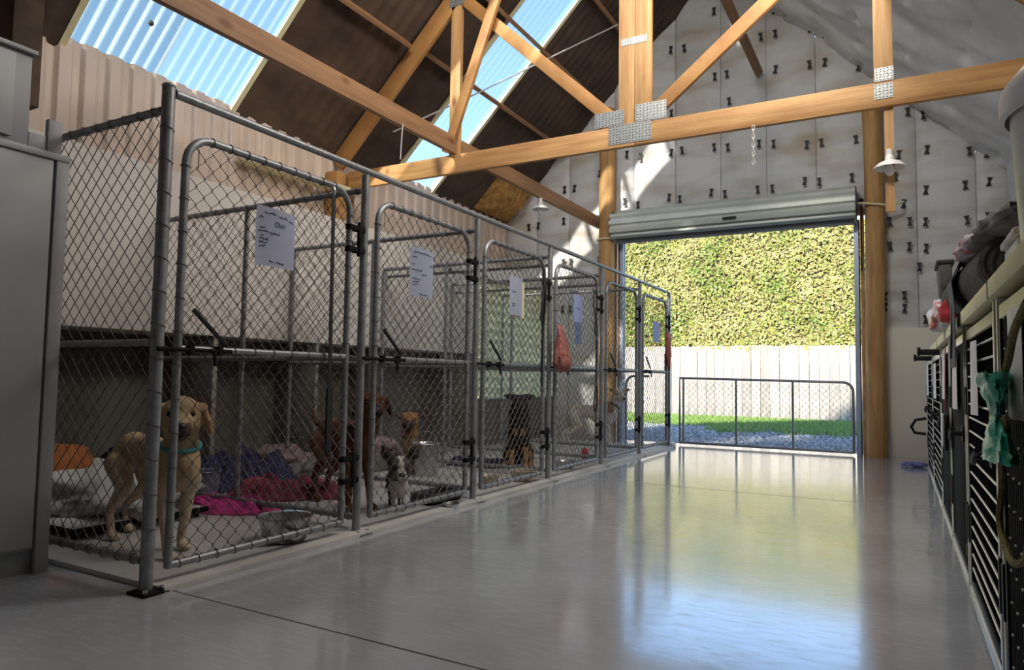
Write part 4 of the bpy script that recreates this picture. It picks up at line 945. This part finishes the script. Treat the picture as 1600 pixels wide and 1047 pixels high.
lump('pink_cover', 'pinkish cover in the dark bed behind the brown dog', 'blanket', (-4.6, 4.26, KZ+.06), (.26, .22, .12), 'pinkgrey', .35, 2.6, 15)
lump('black_bag', 'black shapeless bag in the recess behind the tub', 'bag', (-4.72, 3.02, KZ), (.22, .26, .20), 'blackm', .25, 2, 12)
lump('red_toy', 'small red toy on the floor of the fifth pen', 'toy', (-2.95, 6.95, KZ), (.035, .05, .07), 'redfab', .15, 2, 2)

# ------------------------------------------------------------------ dogs
def dogmesh(name, prims, voxel, colf, root, smooth=5):
    mb = MB()
    for p in prims:
        if p[0] == 'e': mb.ell(p[1], p[2], p[3] if len(p) > 3 else None, 16, 10)
        else:
            pts = [V(q) for q in p[1]]; rs = p[2]
            mb.tube(pts, rs, 12)
            for q, r in zip(pts, rs): mb.ell(q, (r, r, r), None, 12, 8)
    me = bpy.data.meshes.new('tmp'); me.from_pydata(mb.v, [], mb.f); o = bpy.data.objects.new('tmp', me); C.objects.link(o)
    r = o.modifiers.new('r', 'REMESH'); r.mode = 'VOXEL'; r.voxel_size = voxel
    s = o.modifiers.new('s', 'SMOOTH'); s.factor = .5; s.iterations = smooth
    bpy.context.view_layer.update()
    m2 = bpy.data.meshes.new_from_object(o.evaluated_get(bpy.context.evaluated_depsgraph_get())); m2.name = name
    bpy.data.objects.remove(o); bpy.data.meshes.remove(me)
    a = m2.color_attributes.new('Col', 'FLOAT_COLOR', 'POINT'); fl = []
    for v in m2.vertices: c = colf(v.co); fl += [c[0], c[1], c[2], 1]
    a.data.foreach_set('color', fl)
    m2.polygons.foreach_set('use_smooth', [True]*len(m2.polygons)); m2.materials.clear(); m2.materials.append(M['fur'])
    o = bpy.data.objects.new(name, m2); C.objects.link(o); o.parent = root; return o
def mixc(a, b, t): t = max(0, min(1, t)); return tuple(x+(y-x)*t for x, y in zip(a, b))
def sst(a, b, x): t = max(0, min(1, (x-a)/(b-a))); return t*t*(3-2*t)
def add(p, q): return (p[0]+q[0], p[1]+q[1], p[2]+q[2])
def head(HM, s, ear, muz=.17, mw=.062, width=.105):
    # head prims in the head frame (x forward, z up), scaled by s and set by matrix HM
    R = HM.to_3x3(); T = HM.to_translation()
    P = lambda x, y, z: tuple(T+R @ (V((x, y, z))*s))
    r3 = lambda a, b, c: (a*s, b*s, c*s)
    E = lambda c, r, q=None: ('e', P(*c), r3(*r), R @ q if q else R)
    out = [E((-.01, 0, .015), (.125, width, .105)), E((.05, 0, .045), (.075, width*.72, .06)),
           E((-.02, width*.55, -.03), (.09, .055, .075)), E((-.02, -width*.55, -.03), (.09, .055, .075)),
           ('t', [P(.05, 0, -.015), P(.10+muz*.35, 0, -.03), P(.10+muz*.9, 0, -.035)], [mw*1.25*s, mw*1.02*s, mw*.86*s]),
           ('t', [P(.04, 0, -.065), P(.08+muz*.75, 0, -.078)], [mw*.85*s, mw*.55*s]),
           E((.10+muz*.75, mw*.45, -.045), (.06, .032, .038)), E((.10+muz*.75, -mw*.45, -.045), (.06, .032, .038)),
           E((.075, width*.52, .055), (.035, .03, .022)), E((.075, -width*.52, .055), (.035, .03, .022))]
    for g in (1, -1):
        if ear == 'drop':
            out += [E((-.02, g*(width+.0), .05), (.05, .035, .03)), E((-.005, g*(width+.035), -.02), (.055, .020, .095), Matrix.Rotation(g*.30, 3, 'X'))]
        elif ear == 'fold':
            out += [E((-.03, g*(width*.85), .085), (.05, .03, .045), Matrix.Rotation(-g*.6, 3, 'X')), E((.0, g*(width+.045), .085), (.045, .040, .024), Matrix.Rotation(g*.5, 3, 'X'))]
        elif ear == 'button':
            out += [E((-.03, g*(width*.85), .075), (.04, .045, .03), Matrix.Rotation(-g*.25, 3, 'X')), E((.0, g*(width+.05), .055), (.045, .05, .018), Matrix.Rotation(g*.75, 3, 'X'))]
        elif ear == 'prick':
            b0, b1, b2 = (-.03, g*width*.75, .08), (-.02, g*(width*1.25), .145), (-.01, g*(width*1.55), .22)
            out += [E(b0, (.028, .055, .055)), E(b1, (.024, .055, .065)), ('t', [P(*b1), P(*b2)], [.045*s, .016*s])]
        elif ear == 'wide':
            out += [E((-.03, g*(width*.95), .09), (.028, .075, .032), Matrix.Rotation(-g*.35, 3, 'X')), ('t', [P(-.03, g*width*1.2, .105), P(-.03, g*(width+.105), .10)], [.030*s, .012*s])]
    eyes = [P(.098, g*width*.56, .028) for g in (1, -1)]
    return out, eyes, P(.10+muz*1.12, 0, -.018), P
def hinge_leg(y, pts, rs, H): return ('t', [(p[0]*H, y*H, p[1]*H) for p in pts], [r*H for r in rs])
def paw(x, y, H, k=1.0):
    o = [('e', (x*H, y*H, .036*H), (.068*H*k, .052*H*k, .036*H))]
    for i in (-1.2, -.4, .4, 1.2): o.append(('e', ((x+.052-.012*abs(i))*H, (y+i*.024)*H, .030*H), (.034*H, .017*H, .026*H)))
    return o
def stand(H, xs=1.0, fx=(.36, .36), hx=(-.5, -.5), fat=1.0, tail=None, legr=1.0):
    S = lambda x: x*xs
    P = [('e', (S(.24)*H, 0, .70*H), (.30*H*xs, .165*H*fat, .225*H)), ('e', (S(-.10)*H, 0, .775*H), (.34*H*xs, .125*H*fat, .15*H)),
         ('e', (S(-.34)*H, 0, .77*H), (.19*H, .14*H*fat, .165*H)), ('e', (S(.38)*H, 0, .68*H), (.13*H, .12*H*fat, .17*H))]
    for g, a, b in ((1, fx[0], hx[0]), (-1, fx[1], hx[1])):
        P += [('e', (S(.33)*H, g*.105*H, .70*H), (.12*H, .06*H, .20*H)), ('e', (S(-.36)*H, g*.10*H, .63*H), (.135*H, .07*H, .21*H), Matrix.Rotation(-.35, 3, 'Y'))]
        sx = S(.34)
        P.append(hinge_leg(g*.115, [(sx, .60), (sx+(a*xs-sx)*.2-.03, .47), (sx+(a*xs-sx)*.7, .22), (S(a)-.005, .09), (S(a)+.015, .045)], [.078*legr, .058*legr, .042*legr, .036*legr, .036*legr], H))
        hk = S(b)-.06
        P.append(hinge_leg(g*.115, [(S(-.37), .66), (S(-.26)+(b+.5)*.3, .46), (hk, .25), (hk+.035, .09), (S(b)+.0, .045)], [.115*legr, .078*legr, .040*legr, .035*legr, .035*legr], H))
        P += paw(S(a)+.045, g*.115, H)+paw(S(b)+.035, g*.115, H)
    if tail: P.append(('t', [(p[0]*H, p[1]*H, p[2]*H) for p in tail], [.045*H*(1-.75*i/(len(tail)-1)) for i in range(len(tail))]))
    return P
def sit(H, fat=1.0, lean=0):
    P = [('e', (.17*H, 0, .58*H), (.17*H, .16*H*fat, .26*H), Matrix.Rotation(.30, 3, 'Y')), ('e', (-.02*H, 0, .38*H), (.20*H, .155*H*fat, .27*H), Matrix.Rotation(.55, 3, 'Y')),
         ('e', (-.18*H, 0, .20*H), (.21*H, .175*H*fat, .185*H)), ('e', (.12*H, 0, .76*H), (.14*H, .13*H, .15*H))]
    for g in (1, -1):
        P += [('e', (.20*H, g*.105*H, .60*H), (.09*H, .06*H, .19*H)), hinge_leg(g*.105, [(.20, .55), (.19, .42), (.245, .20), (.25, .08), (.265, .045)], [.072, .056, .040, .036, .036], H)]
        P += paw(.295, g*.105, H)
        P += [('e', (-.04*H, g*.175*H, .19*H), (.20*H, .075*H, .17*H), Matrix.Rotation(-.25, 3, 'Y')), hinge_leg(g*.20, [(-.16, .07), (.0, .05), (.13, .045)], [.05, .045, .04], H)]
        P += paw(.16, g*.20, H)
    return P
def make_dog(lab, loc, rz, prims, H, hpos, hyaw, hpitch, s, ear, colf, muz=.17, mw=.062, width=.105, neck=(.38, .80), nr=(.15, .105), collar=None, voxel=.0085, smooth=5, vest=None):
    root = thing('dog', lab, 'dog', loc); root.rotation_euler = (0, 0, rz)
    HM = Matrix.Translation(V(hpos)*1.0) @ Matrix.Rotation(hyaw, 4, 'Z') @ Matrix.Rotation(hpitch, 4, 'Y')
    hp, eyes, nose, P = head(HM, s, ear, muz, mw, width)
    n0 = V((neck[0]*H, 0, neck[1]*H)); back = V(P(-.07, 0, -.05)); mid = n0.lerp(back, .5)+V((.02*H, 0, -.01*H))
    prims = prims+[('t', [tuple(n0), tuple(mid), tuple(back)], [nr[0]*H, (nr[0]+nr[1])*.47*H, nr[1]*H])]+hp
    inv = HM.inverted()
    dogmesh('body', prims, voxel, lambda co: colf(co/H, (inv @ co)/s), root, smooth)
    for e in eyes: MB().ell(e, (.0165*s, .0165*s, .0165*s), None, 10, 8).build('eye', 'eye', root, local=True)
    MB().ell(nose, (.026*s, .034*s, .024*s), HM.to_3x3(), 12, 8).build('nose', 'nose', root, local=True)
    if collar:
        c = n0.lerp(back, .42)+V((.015*H, 0, -.005*H)); d = (back-n0).normalized(); x, y = frame_of(d); r = (nr[0]*.5+nr[1]*.5)*H*1.0
        MB().tube([c+(x*cos(a)+y*sin(a))*r for a in [2*pi*k/28 for k in range(28)]], .011*H/.6, 8, True).build('collar', collar, root, local=True)
    return root
def ang(x, y): return atan2(-y, -x)     # heading from a place towards the camera
ear_y = lambda h: abs(h.y)
# 1 yellow labrador
def c_lab(p, h):
    c = mixc((.48, .34, .20), (.62, .50, .36), sst(.75, .35, p.z)+.3*nz(p.x*4, p.y*4, p.z*4))
    if h.x > -.2 and abs(h.y) < .25 and abs(h.z) < .25:
        if abs(h.y) > .115 and h.z < .09: c = mixc(c, (.45, .24, .10), .75)
        if h.x > .17 and h.z < .0: c = mixc(c, (.07, .045, .035), sst(.17, .235, h.x)*.95)
        if h.x > .15 and h.z < -.06: c = mixc(c, (.05, .035, .03), .8)
    return c
H = .58
make_dog('yellow labrador with a teal collar standing behind the first post', (-3.20, 2.17, KZ), radians(-9), stand(H, 1.18, (.22, .42), (-.62, -.42), 1.0, [(-.50, 0, .82), (-.62, .03, .75), (-.72, .05, .58), (-.76, .05, .42)]), H,
         (.325, -.045, .645), ang(-2.86, 2.1)-radians(-9), radians(4), .80, 'drop', c_lab, collar='teal', neck=(.40, .76), nr=(.165, .125))
# 2 tall brown dog
def c_brn(p, h):
    c = mixc((.105, .042, .02), (.15, .062, .032), .5+nz(p.x*4, p.y*4, p.z*4))
    if h.x > -.2 and abs(h.y) < .3 and abs(h.z) < .3:
        if abs(h.y) > .118 and h.z < .10: c = (.03, .018, .013)
        if h.x > .13 and h.z < .03: c = mixc(c, (.03, .02, .018), sst(.12, .2, h.x))
    return c
H = .60
make_dog('tall red-brown dog standing behind the second post', (-3.20, 3.50, KZ), radians(-20), stand(H, 1.0, (.40, .36), (-.52, -.40), .9, [(-.50, 0, .84), (-.66, .0, .84), (-.80, .02, .92), (-.86, .03, 1.02), (-.80, .03, 1.06)], 1.02), H,
         (.36, 0, .665), ang(-2.97, 3.5)-radians(-20)+.1, radians(2), .72, 'drop', c_brn, neck=(.40, .78), nr=(.155, .115))
# 3 sitting tan dog
def c_tan(p, h):
    c = mixc((.24, .115, .045), (.31, .16, .065), .5+nz(p.x*4, p.y*4, p.z*4))
    if p.x > .22 and p.z < .62 and p.z > .3: c = mixc(c, (.6, .5, .4), .5)
    if h.x > -.2 and abs(h.y) < .35 and abs(h.z) < .35:
        if h.x > .10 and h.z < .035: c = mixc(c, (.05, .035, .03), sst(.08, .15, h.x))
        if abs(h.y) > .11 and h.z > .0: c = (.06, .035, .02)
    return c
H = .48
make_dog('tan dog with folded dark ears sitting behind the steel pail', (-3.84, 5.10, KZ), ang(-3.7, 5.05)-.35, sit(H, .95), H, (.10, .0, .45), .35, radians(4), .68, 'button', c_tan, muz=.12, mw=.072, neck=(.13, .80), nr=(.15, .115), voxel=.0075)
# 4 small fluffy dog
def c_pap(p, h):
    n = nz(p.x*5, p.y*5, p.z*5)
    c = (.055, .05, .055) if p.x < .22+.2*n else (.62, .57, .50)
    if h.x > -.3 and abs(h.y) < .45 and h.z > -.12 and abs(h.z) < .4:
        c = (.60, .55, .48) if abs(h.y) < .03+.02*n else (.09, .075, .065)
        if h.x > .13: c = (.40, .35, .30)
        if h.z > .10 and abs(h.y) > .05: c = (.05, .04, .036)
    return c
H = .27
P_ = stand(H, .95, (.34, .34), (-.5, -.5), 1.25, [(-.42, 0, .9), (-.55, 0, 1.15), (-.45, .03, 1.3)], 1.1)+[('e', (.34*H, 0, .62*H), (.18*H, .22*H, .32*H)), ('e', (.0, 0, .64*H), (.44*H, .25*H, .26*H))]
for i in range(60):
    a = random.uniform(-1.5, 1.5); x = random.uniform(-.35, .42); P_.append(('t', [(x*H, .17*H*sin(a), (.55+.14*cos(a))*H), ((x-.05)*H, .24*H*sin(a), (.42+.1*cos(a))*H)], [.045*H, .015*H]))
make_dog('tiny fluffy black and white dog standing at the second gate', (-2.83, 3.60, KZ), ang(-2.75, 3.55)+.12, P_, H, (.135, .0, .27), .0, radians(6), .64, 'prick', c_pap, muz=.09, mw=.05, width=.11, neck=(.36, .82), nr=(.2, .2), voxel=.0042, smooth=3)
# 5 sitting black and tan dog
def c_bt(p, h):
    c = (.018, .015, .013); n = .05*nz(p.x*6, p.y*6, p.z*6)
    if p.z < .30+n and p.x > .14 and abs(p.y) > .04: c = (.42, .22, .08)
    if p.z < .13+n and p.x > .0: c = (.38, .2, .08)
    if abs(p.y) > .15 and p.z < .34 and p.x > -.12 and p.z > .1 and p.x < .08: c = mixc(c, (.45, .33, .2), .6)
    if .50 < p.z < .60 and p.x > .25 and abs(abs(p.y)-.05) < .035+n: c = (.38, .2, .08)
    if h.x > -.2 and abs(h.y) < .3 and abs(h.z) < .2 and h.x > .1 and h.z < -.03 and abs(h.y) > .035: c = (.25, .13, .05)
    return c
H = .62
make_dog('black and tan shepherd-type dog sitting behind the third gate', (-3.19, 5.90, KZ), ang(-3.1, 5.9)+.02, sit(H, 1.0), H, (.13, .0, .605), .0, radians(-2), .72, 'wide', c_bt, neck=(.13, .80), nr=(.175, .14))
# 6 white dog with brown patches
def c_wht(p, h):
    n = nz(p.x*3+2, p.y*3, p.z*3)
    c = mixc((.74, .68, .60), (.55, .36, .20), sst(.26, .40, n)*(1 if p.x < .1 else 0))
    if h.x > -.22 and abs(h.y) < .3 and abs(h.z) < .3:
        c = (.80, .75, .68)
        if abs(h.y) > .06 and h.x < .09 and h.z > .0: c = (.60, .42, .26)
        if abs(h.y) > .11: c = (.36, .18, .08)
    return c
H = .56
make_dog('white dog with brown patches standing by the fifth gate', (-3.42, 8.27, KZ), radians(22), stand(H, 1.1, (.38, .34), (-.55, -.44), .92, [(-.50, 0, .80), (-.60, 0, .70), (-.66, 0, .52), (-.70, 0, .40)]), H,
         (.34, .0, .65), ang(-3.1, 8.4)-radians(22)+.3, radians(6), .74, 'fold', c_wht, muz=.18, mw=.058, neck=(.40, .78), nr=(.15, .115), collar='nose')
